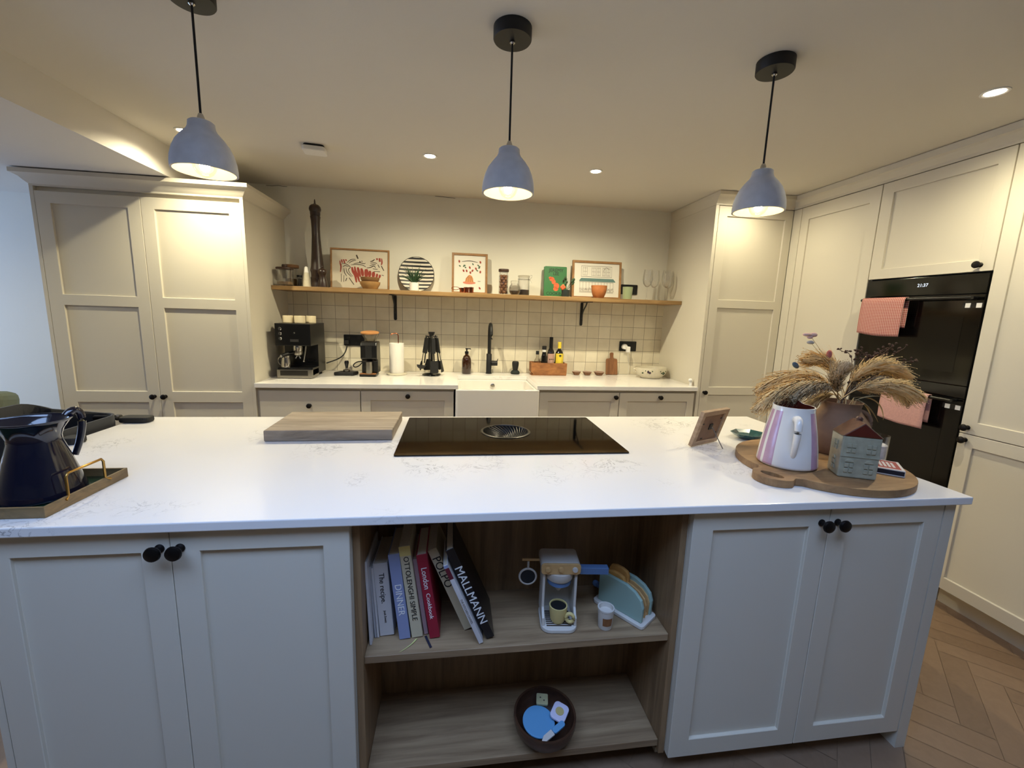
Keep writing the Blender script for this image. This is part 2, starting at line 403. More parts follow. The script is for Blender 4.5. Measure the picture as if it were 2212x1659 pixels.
def stripe_mat(name, c1, c2, axis, freq, rough=0.3, wob=0.0):
    m = bpy.data.materials.new(name); m.use_nodes = True; nt = m.node_tree; b = nt.nodes['Principled BSDF']; b.inputs['Roughness'].default_value = rough
    tc = nt.nodes.new('ShaderNodeTexCoord'); w = nt.nodes.new('ShaderNodeTexWave'); w.bands_direction = axis; w.inputs['Scale'].default_value = freq; w.inputs['Distortion'].default_value = wob; w.inputs['Detail Scale'].default_value = 0.6
    nt.links.new(tc.outputs['Object'], w.inputs['Vector'])
    r = nt.nodes.new('ShaderNodeValToRGB'); r.color_ramp.interpolation = 'CONSTANT'; r.color_ramp.elements[0].color = sc(c1); r.color_ramp.elements[1].position = 0.5; r.color_ramp.elements[1].color = sc(c2)
    nt.links.new(w.outputs['Fac'], r.inputs['Fac']); nt.links.new(r.outputs['Color'], b.inputs['Base Color']); MATS[name] = m
stripe_mat('plate_stripe', (20, 19, 18), (222, 214, 198), 'Z', 10.5, 0.3, 0.8)
def gingham(name, c1, c2, f, rough=0.95):
    m = bpy.data.materials.new(name); m.use_nodes = True; nt = m.node_tree; b = nt.nodes['Principled BSDF']; b.inputs['Roughness'].default_value = rough
    tc = nt.nodes.new('ShaderNodeTexCoord'); uv = tc.outputs['UV']; facs = []
    for ax in ('X', 'Y'):
        w = nt.nodes.new('ShaderNodeTexWave'); w.bands_direction = ax; w.inputs['Scale'].default_value = f; nt.links.new(uv, w.inputs['Vector'])
        g = nt.nodes.new('ShaderNodeMath'); g.operation = 'GREATER_THAN'; g.inputs[1].default_value = 0.5; nt.links.new(w.outputs['Fac'], g.inputs[0]); facs.append(g)
    a = nt.nodes.new('ShaderNodeMath'); a.operation = 'ADD'; nt.links.new(facs[0].outputs[0], a.inputs[0]); nt.links.new(facs[1].outputs[0], a.inputs[1])
    h = nt.nodes.new('ShaderNodeMath'); h.operation = 'MULTIPLY'; h.inputs[1].default_value = 0.5; nt.links.new(a.outputs[0], h.inputs[0])
    mx = nt.nodes.new('ShaderNodeMix'); mx.data_type = 'RGBA'; mx.inputs['A'].default_value = sc(c1); mx.inputs['B'].default_value = sc(c2); nt.links.new(h.outputs[0], mx.inputs['Factor'])
    nt.links.new(mx.outputs['Result'], b.inputs['Base Color']); MATS[name] = m
gingham('gingham_red', (222, 186, 172), (158, 44, 44), 10.0)
mat('pink_linen', (206, 158, 150), 0.95, var=0.08, vscale=120, bump=0.3, bscale=400)

# ------------------------------------------------------------------ the setting
ZC, ZS, YW = 2.335, 2.165, 3.629
XS = -1.68                      # the dropped ceiling starts left of here
# floor: herringbone parquet, one mesh
mb = MB(); W_, L_ = 0.09, 0.45; tone = []
ca, sa = math.cos(PI / 4), math.sin(PI / 4)
for i in range(-75, 61):
    for j in range(-14, 15):
        ox, oy = i * W_ + j * L_, i * W_ - j * L_
        for (x0, y0, w, h) in ((0, 0, L_, W_), (0, W_, W_, L_)):
            cx, cy = ox + x0 + w / 2, oy + y0 + h / 2
            X, Y = cx * ca - cy * sa, cx * sa + cy * ca
            if not (-4.7 < X < 3.1 and -5.1 < Y < 3.6): continue
            g = 0.0008; q = []
            for a, b in ((x0 + g, y0 + g), (x0 + w - g, y0 + g), (x0 + w - g, y0 + h - g), (x0 + g, y0 + h - g)):
                u, v = ox + a, oy + b; q.append((u * ca - v * sa, u * sa + v * ca, 0.0))
            mb.poly(q); tone.append(rnd.uniform(0.08, 0.45))
mb.box(-4.9, 3.3, -5.3, YW + 0.1, -0.12, -0.002)
fl = mb.build('floor', 'parquet'); struct(fl)
at = fl.data.attributes.new('plank', 'FLOAT', 'FACE')
for k, p in enumerate(fl.data.polygons): at.data[k].value = tone[k] if k < len(tone) else 0.0

RL = (-1.60, 1.15, -0.40, 0.58)      # rooflight opening over the near half of the room
mb = MB()
for a, b, c, d in ((XS, RL[0], -5.3, YW + 0.1), (RL[1], 3.3, -5.3, YW + 0.1), (RL[0], RL[1], -5.3, RL[2]), (RL[0], RL[1], RL[3], YW + 0.1)): mb.box(a, b, c, d, ZC, ZC + 0.25)
struct(mb.build('ceiling', 'ceiling_paint'))
mb = MB(); mb.prism([(-4.9, ZS), (XS - 0.006, ZS), (XS + 0.008, ZC), (XS + 0.008, ZC + 0.12), (-4.9, ZC + 0.12)], -5.3, YW + 0.1, 'y'); struct(mb.build('ceiling_soffit', 'ceiling_paint'))
mb = MB(); mb.box(-4.9, 3.3, YW, YW + 0.15, 0, ZC + 0.1); struct(mb.build('wall_back', 'wall_paint'))
mb = MB(); mb.box(3.12, 3.27, -5.3, YW, 0, ZC + 0.1); struct(mb.build('wall_right', 'wall_paint'))
def wall_open(name, ax, c0, c1, lo, hi, a, b, z0, z1):
    mb = MB()
    for u0, u1, w0, w1 in ((lo, a, 0, ZC + 0.1), (b, hi, 0, ZC + 0.1), (a, b, 0, z0), (a, b, z1, ZC + 0.1)):
        if ax == 'x': mb.box(u0, u1, c0, c1, w0, w1)
        else: mb.box(c0, c1, u0, u1, w0, w1)
    return struct(mb.build(name, 'wall_paint'))
mb = MB(); mb.box(-4.9, 3.3, -5.35, -5.2, 0, ZC + 0.1); struct(mb.build('wall_front', 'wall_paint'))
wall_open('wall_left', 'y', -4.95, -4.8, -5.3, YW, 2.2, 3.45, 0.5, 2.1)
def window(name, a, b, c, d, k, M):
    """glazed frame in the plane (u, v), k lights wide"""
    mb = MB(); mb.M = M; t = 0.05
    mb.box(a, b, c, c + t, -0.03, 0.03); mb.box(a, b, d - t, d, -0.03, 0.03)
    for i in range(k + 1):
        u = a + (b - a - t) * i / k; mb.box(u, u + t, c + t, d - t, -0.03, 0.03)
    fr = struct(mb.build(name, 'black_satin'))
    mb = MB(); mb.M = M; mb.poly([(a, c, 0), (b, c, 0), (b, d, 0), (a, d, 0)]); mb.build('pane', 'window_glass', fr)
window('window_1', RL[0], RL[1], RL[2], RL[3], 2, T((0, 0, ZC + 0.2)))
window('window_2', 2.2, 3.45, 0.5, 2.1, 1, Matrix(((0, 0, 1, -4.87), (1, 0, 0, 0), (0, 1, 0, 0), (0, 0, 0, 1))))
# tiled splashback under the shelf
mb = MB(); mb.box(-1.310, 1.868, 0, 0.008, 0, 0.65)
sp = struct(mb.build('wall_splashback', 'tiles', loc=(0, YW - 0.008, 0.9195)))
# hairline cracks in the plaster where wall meets ceiling
for nm, pts in (('wall_crack', [(-1.42, 2.327), (-1.38, 2.325), (-1.335, 2.331), (-1.30, 2.328), (-1.27, 2.3275)]), ('wall_crack', [(-0.16, 2.334), (-0.09, 2.331), (-0.02, 2.329), (0.0, 2.326)])):
    mb = MB(); mb.tube([(x, YW - 0.0005, z) for x, z in pts], 0.0016, 5); struct(mb.build(nm, 'crack'))
# ------------------------------------------------------------------ fitted cabinets
def crown(name, x0, x1, yf, yb, z0, z1, pl, pf, pr, parent=None, loc=(0, 0, 0)):
    """cornice that steps outwards to the left, front and right"""
    mb = MB(); rings = []
    for k, t in ((0, 0), (0.0, 0.12), (0.25, 0.3), (0.5, 0.52), (0.82, 0.66), (0.95, 0.7), (1, 0.72), (1, 1)):
        z = z0 + (z1 - z0) * t
        rings.append([mb.v(p) for p in ((x0 - pl * k, yf - pf * k, z), (x1 + pr * k, yf - pf * k, z), (x1 + pr * k, yb, z), (x0 - pl * k, yb, z))])
    for a, b in zip(rings, rings[1:]):
        for i in range(4): mb.f([a[i], a[(i + 1) % 4], b[(i + 1) % 4], b[i]])
    mb.f(rings[0][::-1]); mb.f(rings[-1])
    return mb.build(name, 'cabinet_paint', parent, smooth=30, loc=loc)
def carcass(parent, w, d, z0, z1, y0=0.024, plinth=True, prec=0.06, ends=(0, 0), m='cabinet_paint'):
    mb = MB(); mb.box(ends[0], w - ends[1], y0, d, z0, z1); o = mb.build('carcass', m, parent)
    if plinth:
        mb = MB(); mb.box(0.002, w - 0.002, prec, d - 0.01, 0, z0 - 0.001); mb.build('plinth', 'cabinet_paint', parent)
    return o
S = 0.064
# tall pantry cupboard left of the worktop
pc = thing('pantry_cupboard', 'wide tall cream cupboard with two doors, cornice under the dropped ceiling', 'cupboard', (-2.464, 2.976, 0))
carcass(pc, 1.158, 0.65, 0.11, 2.075, ends=(0.021, 0.021))
for x in (0, 1.138):
    mb = MB(); mb.box(x, x + 0.02, 0, 0.651, 0, 2.0745); mb.build('side_panel', 'cabinet_paint', pc)
DW = 0.5575
for i, x in enumerate((0.0215, 0.0215 + DW + 0.002)):
    p = (0.078, DW - 0.072) if i == 0 else (0.072, DW - 0.066)
    d = shaker('door', DW - 0.0005, 1.935, [(p[0], p[1], 0.065, 0.67), (p[0], p[1], 0.742, 1.277), (p[0], p[1], 1.342, 1.868)], 'cabinet_paint', pc, loc=(x, 0, 0.115))
    knob(d, DW - 0.032 if i == 0 else 0.030, 0.71)
crown('cornice', 0, 1.158, 0, 0.651, 2.0755, 2.158, 0.055, 0.05, 0.05, pc)
# tall cupboard right of the worktop
tr = thing('tall_cupboard', 'tall cream single door cupboard at right end of the back worktop', 'cupboard', (1.853, 2.976, 0))
carcass(tr, 0.6195, 0.65, 0.11, 2.243, ends=(0.0255, 0.0))
mb = MB(); mb.box(0, 0.024, 0, 0.651, 0, 2.2455); mb.build('side_panel', 'cabinet_paint', tr)
d = shaker('door', 0.5925, 2.127, [(0.067, 0.53, 0.06, 0.744), (0.067, 0.53, 0.806, 1.406), (0.067, 0.53, 1.467, 2.058)], 'cabinet_paint', tr, loc=(0.0275, 0, 0.115))
knob(d, 0.03, 0.765)
crown('cornice', 0, 0.6195, 0, 0.651, 2.2465, 2.332, 0.006, 0.045, 0, tr)

# right hand run, fronts face the room (-X)
def run(name, label, y_far, w): return thing(name, label, 'cupboard', (2.4746, y_far, 0), -PI / 2)
u1 = run('tall_cupboard', 'tall cream cupboard in the corner, left of the black ovens', 2.9755, 0.6605)
carcass(u1, 0.66, 0.62, 0.11, 2.243, prec=0.085)
mb = MB(); mb.box(0.001, 0.074, 0, 0.023, 0.115, 2.242); mb.build('filler_strip', 'cabinet_paint', u1)
d = shaker('door', 0.5825, 2.127, [(0.067, 0.514, 0.065, 2.04)], 'cabinet_paint', u1, loc=(0.0765, 0, 0.115)); knob(d, 0.555, 0.77)
u2 = run('oven_cupboard', 'cream tall unit that houses the two black ovens', 2.3135, 0.605)
mb = MB()
for a, b, z0, z1 in ((0.0005, 0.0045, 0.11, 2.243), (0.6, 0.6045, 0.11, 2.243), (0.0045, 0.6, 1.7, 2.243), (0.0045, 0.6, 0.11, 0.52)): mb.box(a, b, 0.024, 0.62, z0, z1)
mb.box(0.0045, 0.6, 0.59, 0.62, 0.52, 1.7); mb.build('carcass', 'cabinet_paint', u2)
mb = MB(); mb.box(0.002, 0.603, 0.085, 0.6, 0, 0.109); mb.build('plinth', 'cabinet_paint', u2)
d = shaker('door', 0.602, 0.544, [(0.069, 0.54, 0.056, 0.482)], 'cabinet_paint', u2, loc=(0.0015, 0, 1.6985)); knob(d, 0.552, 0.03)
d = shaker('drawer', 0.602, 0.40, [(0.066, 0.536, 0.064, 0.336)], 'cabinet_paint', u2, loc=(0.0015, 0, 0.115)); knob(d, 0.301, 0.368)
u3 = run('tall_cupboard', 'tall cream cupboard with upper and lower doors, right of the black ovens', 1.7065, 0.606)
carcass(u3, 0.605, 0.62, 0.11, 2.243, prec=0.085)
d = shaker('door', 0.602, 1.318, [(S, 0.538, 0.06, 1.254)], 'cabinet_paint', u3, loc=(0.0015, 0, 0.9245)); knob(d, 0.03, 0.03)
d = shaker('door', 0.602, 0.806, [(S, 0.538, 0.063, 0.745)], 'cabinet_paint', u3, loc=(0.0015, 0, 0.115)); knob(d, 0.03, 0.778)
# cornice along the right run, up to the ceiling
mb = MB(); mb.prism([(2.4746, 2.2465), (2.4746, 2.262), (2.466, 2.276), (2.455, 2.292), (2.444, 2.300), (2.443, 2.332), (3.11, 2.332), (3.11, 2.2465)], 1.10, 2.9755, 'y'); struct(mb.build('trim_1', 'cabinet_paint'))

# ovens
def oven(name, label, z0, z1, ctrl, hz):
    o = thing(name, label, 'oven', (2.4746, 2.3085, z0), -PI / 2)
    w, h = 0.595, z1 - z0
    mb = MB(); mb.box(0.004, w - 0.004, 0.03, 0.55, 0.004, h - 0.004); mb.build('body', 'black_matte', o)
    hc = h - ctrl
    mb = MB(); mb.box(0, w, 0, 0.028, 0, hc - 0.003); dr = mb.build('door', 'oven_glass', o, bevel=0.002)
    mb = MB(); mb.box(0.07, w - 0.07, -0.0008, 0.002, 0.06, hc - 0.11); mb.build('window', 'oven_glass2', dr)
    mb = MB(); mb.tube([(0.02, -0.045, hz), (w - 0.02, -0.045, hz)], 0.0085, 12)
    for x in (0.035, w - 0.035): mb.tube([(x, -0.045, hz), (x, 0.0, hz)], 0.007, 10)
    mb.build('handle', 'black_satin', dr, smooth=40)
    mb = MB(); mb.box(w - 0.085, w - 0.0, -0.0012, 0.0, hz - 0.045, hz - 0.022)
    mb.build('sticker', 'dark_steel', dr)
    for x in (w - 0.062, w - 0.017):
        mb = MB(); mb.box(x - 0.011, x + 0.011, -0.0022, -0.001, hz - 0.046, hz - 0.024); mb.build('sticker', 'white_plastic', dr)
    mb = MB(); mb.box(0, w, 0, 0.028, hc, h); mb.build('control_panel', 'oven_glass', o, bevel=0.002)
    return o, hc, h
o1, hc, h = oven('oven', 'upper black glass oven with lit clock, red gingham towel on its handle', 1.149, 1.6905, 0.095, 0.425)
d = lettering('clock_display', '21:37', 0.024, 'display_glow', o1, T((0.31, -0.0012, hc + 0.052)) @ FACE)
oven('oven', 'lower black glass oven with pink towel on its handle', 0.55, 1.147, 0.06, 0.525)

def towel(name, label, mname, yc, w, ztop, zf, zb, ply=1, skew=0.0):
    """cloth folded over the handle bar; hangs down front and back"""
    mb = MB(); uvs = []; n, k = 26, 10; xf = 2.4746 - 0.0452
    path = []
    for i in range(n + 1):
        t = i / n
        if t < 0.55: path.append((xf - 0.0115 - 0.003 * math.sin(t * 5), ztop - (ztop - zf) * (1 - t / 0.55)))
        elif t < 0.65:
            a = PI * (1 - (t - 0.55) / 0.1); path.append((xf + 0.0115 * math.cos(a), ztop + 0.0115 * math.sin(a)))
        else: path.append((xf + 0.0125, ztop - (ztop - zb) * (t - 0.65) / 0.35))
    g = []
    for i, (x, z) in enumerate(path):
        row = []
        for j in range(k + 1):
            u = j / k; fall = max(0, (ztop - z)) / (ztop - zf)
            wob = -0.004 * abs(math.sin(u * 7 + 1)) * fall if i < 15 else 0.0
            row.append(mb.v((x + wob, yc + w / 2 - w * u + skew * fall, z - (0.006 * math.sin(u * 4.0) + 0.018 * u) * fall)))
        g.append(row)
    uvl = mb.bm.loops.layers.uv.new('UVMap')
    for i in range(n):
        for j in range(k):
            f = mb.f([g[i][j], g[i][j + 1], g[i + 1][j + 1], g[i + 1][j]])
            for l, (a, b) in zip(f.loops, ((i, j), (i, j + 1), (i + 1, j + 1), (i + 1, j))): l[uvl].uv = (b / k * w * 3.2, a / n * 0.42 * 3.2)
    o = mb.build(name, mname, smooth=60)
    s = o.modifiers.new('cloth', 'SOLIDIFY'); s.thickness = 0.0035; s.offset = 1
    return tag(o, label, 'towel')
towel('tea_towel', 'red and white gingham tea towel over the upper oven handle', 'gingham_red', 2.150, 0.245, 1.574, 1.385, 1.43)
towel('tea_towel', 'plain pink linen towel over the lower oven handle', 'pink_linen', 1.945, 0.235, 1.075, 0.92, 0.95)

# back run of base units
def base(name, label, x0, x1): return thing(name, label, 'cupboard', (x0, 2.978, 0))
b1 = base('drawer_unit', 'cream base unit with plain drawer front below the espresso machine', -1.305, -0.6345)
carcass(b1, 0.670, 0.60, 0.11, 0.888)
d = shaker('drawer', 0.648, 0.342, [], 'cabinet_paint', b1, loc=(0.019, 0, 0.526)); knob(d, 0.318, 0.242)
d = shaker('drawer', 0.648, 0.407, [], 'cabinet_paint', b1, loc=(0.019, 0, 0.115)); knob(d, 0.318, 0.32)
b2 = base('base_cupboard', 'cream base cupboard left of the white sink, knob on its top rail', -0.6335, 0.0045)
carcass(b2, 0.637, 0.60, 0.11, 0.888)
d = shaker('door', 0.633, 0.753, [(S, 0.57, 0.065, 0.688)], 'cabinet_paint', b2, loc=(0.002, 0, 0.115)); knob(d, 0.318, 0.722)
b3 = base('sink_unit', 'cream base unit under the white sink', 0.0055, 0.621)
carcass(b3, 0.6155, 0.60, 0.11, 0.664)
for x, k in ((0.002, 0.278), (0.309, 0.026)):
    d = shaker('door', 0.304, 0.545, [(S, 0.24, 0.065, 0.48)], 'cabinet_paint', b3, loc=(x, 0, 0.115)); knob(d, k, 0.51)
b4 = base('base_cupboard', 'cream base cupboard right of the white sink, knob at its top corner', 0.622, 1.2345)
carcass(b4, 0.6125, 0.60, 0.11, 0.888)
d = shaker('door', 0.609, 0.753, [(S, 0.548, 0.065, 0.688)], 'cabinet_paint', b4, loc=(0.002, 0, 0.115)); knob(d, 0.578, 0.722)
b5 = base('base_cupboard', 'cream base cupboard beside the tall right cupboard, knob mid top rail', 1.2355, 1.852)
carcass(b5, 0.6165, 0.60, 0.11, 0.888)
d = shaker('door', 0.60, 0.753, [(S, 0.544, 0.065, 0.688)], 'cabinet_paint', b5, loc=(0.002, 0, 0.115)); knob(d, 0.318, 0.722)
# worktop, one slab with a cut-out for the sink and its drainer grooves
wt = thing('worktop', 'pale quartz worktop along the back wall, cut out around the sink', 'worktop', (0, 0, 0))
mb = MB(); mb.prism([(-1.3050, YW - 0.009), (-1.3050, 2.958), (0.0335, 2.958), (0.0335, 3.42), (0.6005, 3.42), (0.6005, 2.958), (1.852, 2.958), (1.852, YW - 0.009)], 0.8895, 0.92)
mb.build('slab', 'quartz', wt, bevel=0.002)
for i in range(6):
    y = 3.05 + i * 0.06
    mb = MB(); mb.prism(rrect(0.625, 0.90, y - 0.006, y + 0.006, 0.0055, 4), 0.918, 0.9212); mb.build('drainer_rib', 'quartz', wt)
# ceramic butler sink
sk = thing('butler_sink', 'white ceramic butler sink with deep front in the back worktop', 'sink', (0.317, 2.945, 0.667))
mb = MB(); xs = (-0.302, 0.302); z1 = 0.2215
oo = rrect(-0.302, 0.302, 0, 0.49, 0.02, 4); ii = rrect(-0.270, 0.270, 0.032, 0.458, 0.03, 4); i2 = rrect(-0.262, 0.262, 0.04, 0.45, 0.05, 4)
L0 = [mb.v((a, b, 0)) for a, b in oo]; L1 = [mb.v((a, b, z1)) for a, b in oo]; L2 = [mb.v((a, b, z1)) for a, b in ii]; L3 = [mb.v((a, b, 0.03)) for a, b in i2]
n = len(oo)
for A, B in ((L0, L1), (L1, L2), (L2, L3)):
    for i in range(n): mb.f([A[i], A[(i + 1) % n], B[(i + 1) % n], B[i]])
mb.f(L0[::-1]); mb.f(L3); mb.build('basin', 'ceramic_white', sk, smooth=50, bevel=0.005, bseg=3)
mb = MB(); mb.M = T((0, 0.4535, 0.175)) @ Matrix.Rotation(PI / 2, 4, 'X'); mb.lathe([(0.018, 0), (0.018, 0.004), (0.013, 0.006), (0.004, 0.006), (0.004, 0.002), (0.0, 0.002)], seg=20); mb.build('overflow', 'chrome', sk, smooth=40)
mb = MB(); mb.lathe([(0.04, 0.0302), (0.04, 0.033), (0.02, 0.032), (0, 0.032)], c=(0, 0.25, 0), seg=24); mb.build('drain', 'chrome', sk, smooth=40)

# ------------------------------------------------------------------ kitchen island
it = thing('island_worktop', 'large white quartz island top with faint grey veins', 'worktop', (0, 0, 0))
mb = MB(); gx = (-1.378, 0.1245, 0.3245, 1.579); gy = (1.016, 1.654, 1.854, 2.042)      # square cut-out under the hob's extractor
G = [[[mb.v((x, y, z)) for z in (0.8955, 0.92)] for y in gy] for x in gx]
for i in range(3):
    for j in range(3):
        if (i, j) == (1, 1): continue
        for z in (0, 1): mb.f([G[i][j][z], G[i + 1][j][z], G[i + 1][j + 1][z], G[i][j + 1][z]])
def wall4(P):
    for (a, b), (c, d) in zip(P, P[1:] + P[:1]): mb.f([G[a][b][0], G[c][d][0], G[c][d][1], G[a][b][1]])
wall4([(i, 0) for i in range(4)] + [(3, j) for j in (1, 2, 3)] + [(i, 3) for i in (2, 1, 0)] + [(0, 2), (0, 1)]); wall4([(1, 1), (2, 1), (2, 2), (1, 2)])
mb.build('slab', 'quartz', it, bevel=0.003)
IY = 1.036
il = thing('island_cupboard', 'cream island cupboard with two doors, left of the open shelves', 'cupboard', (-1.090, IY, 0))
mb = MB(); mb.box(0.019, 0.834, 0.024, 0.96, 0.07, 0.894); mb.build('carcass', 'cabinet_paint', il)
mb = MB(); mb.box(0.019, 0.834, 0.075, 0.95, 0, 0.069); mb.build('plinth', 'cabinet_paint', il)
mb = MB(); mb.box(0, 0.0175, 0.002, 0.96, 0, 0.8945); mb.build('side_panel', 'cabinet_paint', il)
for x, w, k in ((0.0195, 0.3995, 0.378), (0.4205, 0.412, 0.022)):
    d = shaker('door', w, 0.823, [(S, w - S, 0.062, 0.765)], 'cabinet_paint', il, loc=(x, 0, 0.07)); knob(d, k, 0.776, 0.0185)
ir = thing('island_cupboard', 'cream island cupboard with two doors, right of the open shelves', 'cupboard', (0.6765, IY, 0))
mb = MB(); mb.box(0.0005, 0.834, 0.024, 0.96, 0.07, 0.894); mb.build('carcass', 'cabinet_paint', ir)
mb = MB(); mb.box(0.0005, 0.834, 0.075, 0.95, 0, 0.069); mb.build('plinth', 'cabinet_paint', ir)
mb = MB(); mb.box(0.836, 0.8745, 0.0, 0.96, 0, 0.8945); mb.build('side_panel', 'cabinet_paint', ir)
for x, w, k in ((0.0015, 0.4345, 0.409), (0.438, 0.395, 0.026)):
    d = shaker('door', w, 0.826, [(S, w - S, 0.062, 0.766)], 'cabinet_paint', ir, loc=(x, 0, 0.067)); knob(d, k, 0.778, 0.0185)
ok = thing('open_shelf_unit', 'open oak shelf unit in the middle of the island front', 'shelf unit', (-0.2555, IY, 0))
OW = 0.931; DB = 0.285
for x in (0.0, OW - 0.019):
    mb = MB(); mb.box(x, x + 0.019, 0.022, DB, 0.062, 0.8945); mb.build('side_panel', 'oak_upright', ok, bevel=0.0008, bseg=1)
mb = MB(); mb.box(0.0195, OW - 0.0195, 0.03, DB, 0.082, 0.106); mb.build('bottom_panel', 'oak', ok, bevel=0.0008, bseg=1)
mb = MB(); mb.box(0.0195, OW - 0.0195, 0.032, DB - 0.001, 0.459, 0.481); mb.build('shelf', 'oak', ok, bevel=0.0008, bseg=1)
mb = MB(); mb.box(0, OW, DB + 0.0005, DB + 0.012, 0.062, 0.8945); mb.build('back_panel', 'oak_upright', ok)
mb = MB(); mb.box(0.001, OW - 0.001, 0.14, DB, 0, 0.061); mb.build('plinth', 'oak', ok)
# ------------------------------------------------------------------ wall shelf and what stands on it
ZB = 1.575
sh = thing('wall_shelf', 'long oak shelf on two black brackets above the tiles', 'shelf', (0, 0, 0))
mb = MB(); mb.box(-1.3045, 1.8515, 3.318, YW - 0.001, 1.545, ZB); mb.build('board', 'oak_shelf', sh, bevel=0.002)
for x in (-0.478, 1.098):
    mb = MB()
    mb.box(x - 0.012, x + 0.012, YW - 0.0145, YW - 0.009, 1.345, 1.544); mb.lathe([(0, -0.003), (0.012, -0.003), (0.012, 0.003), (0, 0.003)], c=(0, 0, 0), seg=12)
    mb.bm.free()
    mb = MB(); mb.prism(rrect(x - 0.012, x + 0.012, 1.345, 1.5445, 0.011, 5), YW - 0.0145, YW - 0.0085, 'y'); mb.box(x - 0.012, x + 0.012, 3.36, YW - 0.0146, 1.5395, 1.5445)
    pts = bez([(x, YW - 0.02, 1.40), (x, YW - 0.045, 1.50), (x, YW - 0.12, 1.49), (x, YW - 0.15, 1.5385)], 12)
    mb.tube(pts, 0.006, 8); mb.build('bracket', 'black_matte', sh, smooth=40)

def jar(name, label, x, y, z0, r, h, lid, lid_m, fill=None, fill_h=0.0, gm='clear_glass', knob_m=None, neck=None, lid_r=None):
    j = thing(name, label, 'jar', (x, y, z0))
    rn = neck or r; lr = lid_r or rn * 1.06
    mb = MB(); mb.lathe([(0, 0.0005), (r * 0.93, 0.0005), (r, 0.006), (r, h * 0.82), (rn, h * 0.9), (rn, h), (rn - 0.003, h), (rn - 0.003, h * 0.9), (r - 0.003, h * 0.81), (r - 0.003, 0.008), (0, 0.006)], seg=28)
    mb.build('glass_body', gm, j, smooth=45)
    mb = MB(); mb.lathe([(0, h + 0.0005), (lr * 0.96, h + 0.0005), (lr, h + 0.003), (lr, h + lid - 0.003), (lr * 0.96, h + lid), (0, h + lid)], seg=28); ld = mb.build('lid', lid_m, j, smooth=40)
    if knob_m:
        mb = MB(); mb.lathe([(0, h + lid + 0.0003), (0.016, h + lid + 0.0003), (0.019, h + lid + 0.012), (0.016, h + lid + 0.022), (0, h + lid + 0.023)], seg=18); mb.build('lid_knob', knob_m, ld, smooth=40)
    if fill:
        mb = MB(); mb.lathe([(0, 0.0065), (r - 0.0036, 0.0085), (r - 0.0036, fill_h), (0, fill_h + 0.004)], seg=24); mb.build('contents', fill, j, smooth=40)
    return j
jar('storage_jar', 'short glass jar with dark wooden lid and knob at left shelf end', -1.228, 3.375, ZB, 0.056, 0.118, 0.014, 'lid_dark', 'oats', 0.03, knob_m='lid_dark')
jar('storage_jar', 'taller glass jar with cork lid behind the left short jar', -1.228, 3.505, ZB, 0.046, 0.140, 0.024, 'cork', 'oats', 0.06, lid_r=0.054)
sj = jar('spice_jar', 'small dark filled spice jar beside the two left jars', -1.150, 3.440, ZB, 0.017, 0.070, 0.016, 'black_matte', 'coffee', 0.06)
gr = thing('salt_grinder', 'pale tapered stone grinder left of the tall pepper mill', 'grinder', (-1.100, 3.44, ZB))
mb = MB(); mb.lathe([(0, 0.0005), (0.031, 0.0005), (0.031, 0.01), (0.020, 0.10), (0.0195, 0.105), (0, 0.105)], seg=20); mb.build('body', 'speckle_bowl', gr, smooth=40)
mb = MB(); mb.lathe([(0, 0.106), (0.0185, 0.106), (0.013, 0.145), (0.008, 0.150), (0, 0.150)], seg=20); mb.build('top', 'ceramic_white', gr, smooth=40)
pm = thing('pepper_mill', 'very tall dark wooden pepper mill on the shelf', 'pepper mill', (-1.030, 3.475, ZB))
mb = MB(); mb.lathe([(0, 0.0005), (0.052, 0.0005), (0.052, 0.018), (0.048, 0.030), (0.0475, 0.060), (0.050, 0.066), (0.050, 0.075), (0.0455, 0.080), (0.0455, 0.11), (0.050, 0.125), (0.049, 0.135), (0.044, 0.16), (0.036, 0.27), (0.030, 0.37), (0.029, 0.43), (0.032, 0.49), (0.036, 0.515), (0.0355, 0.520), (0.033, 0.524), (0.0355, 0.530), (0.036, 0.550), (0, 0.5505)], seg=28); mb.build('body', 'pepper_wood', pm, smooth=40)
mb = MB(); mb.lathe([(0, 0.551), (0.036, 0.551), (0.041, 0.562), (0.042, 0.572), (0.038, 0.588), (0.026, 0.600), (0.010, 0.606), (0.006, 0.612), (0.0045, 0.63), (0.002, 0.640), (0, 0.641)], seg=28); mb.build('head', 'pepper_wood', pm, smooth=40)
p2 = thing('pepper_mill', 'small dark pepper mill standing by the very tall one', 'pepper mill', (-0.975, 3.405, ZB))
mb = MB(); mb.lathe([(0, 0.0005), (0.036, 0.0005), (0.036, 0.012), (0.030, 0.05), (0.0225, 0.072), (0.024, 0.088), (0.027, 0.098), (0, 0.0985)], seg=24); mb.build('body', 'pepper_wood', p2, smooth=40)
mb = MB(); mb.lathe([(0, 0.099), (0.028, 0.099), (0.033, 0.110), (0.032, 0.122), (0.022, 0.135), (0.006, 0.140), (0.003, 0.144), (0.006, 0.150), (0.004, 0.155), (0, 0.156)], seg=24); mb.build('head', 'pepper_wood', p2, smooth=40)

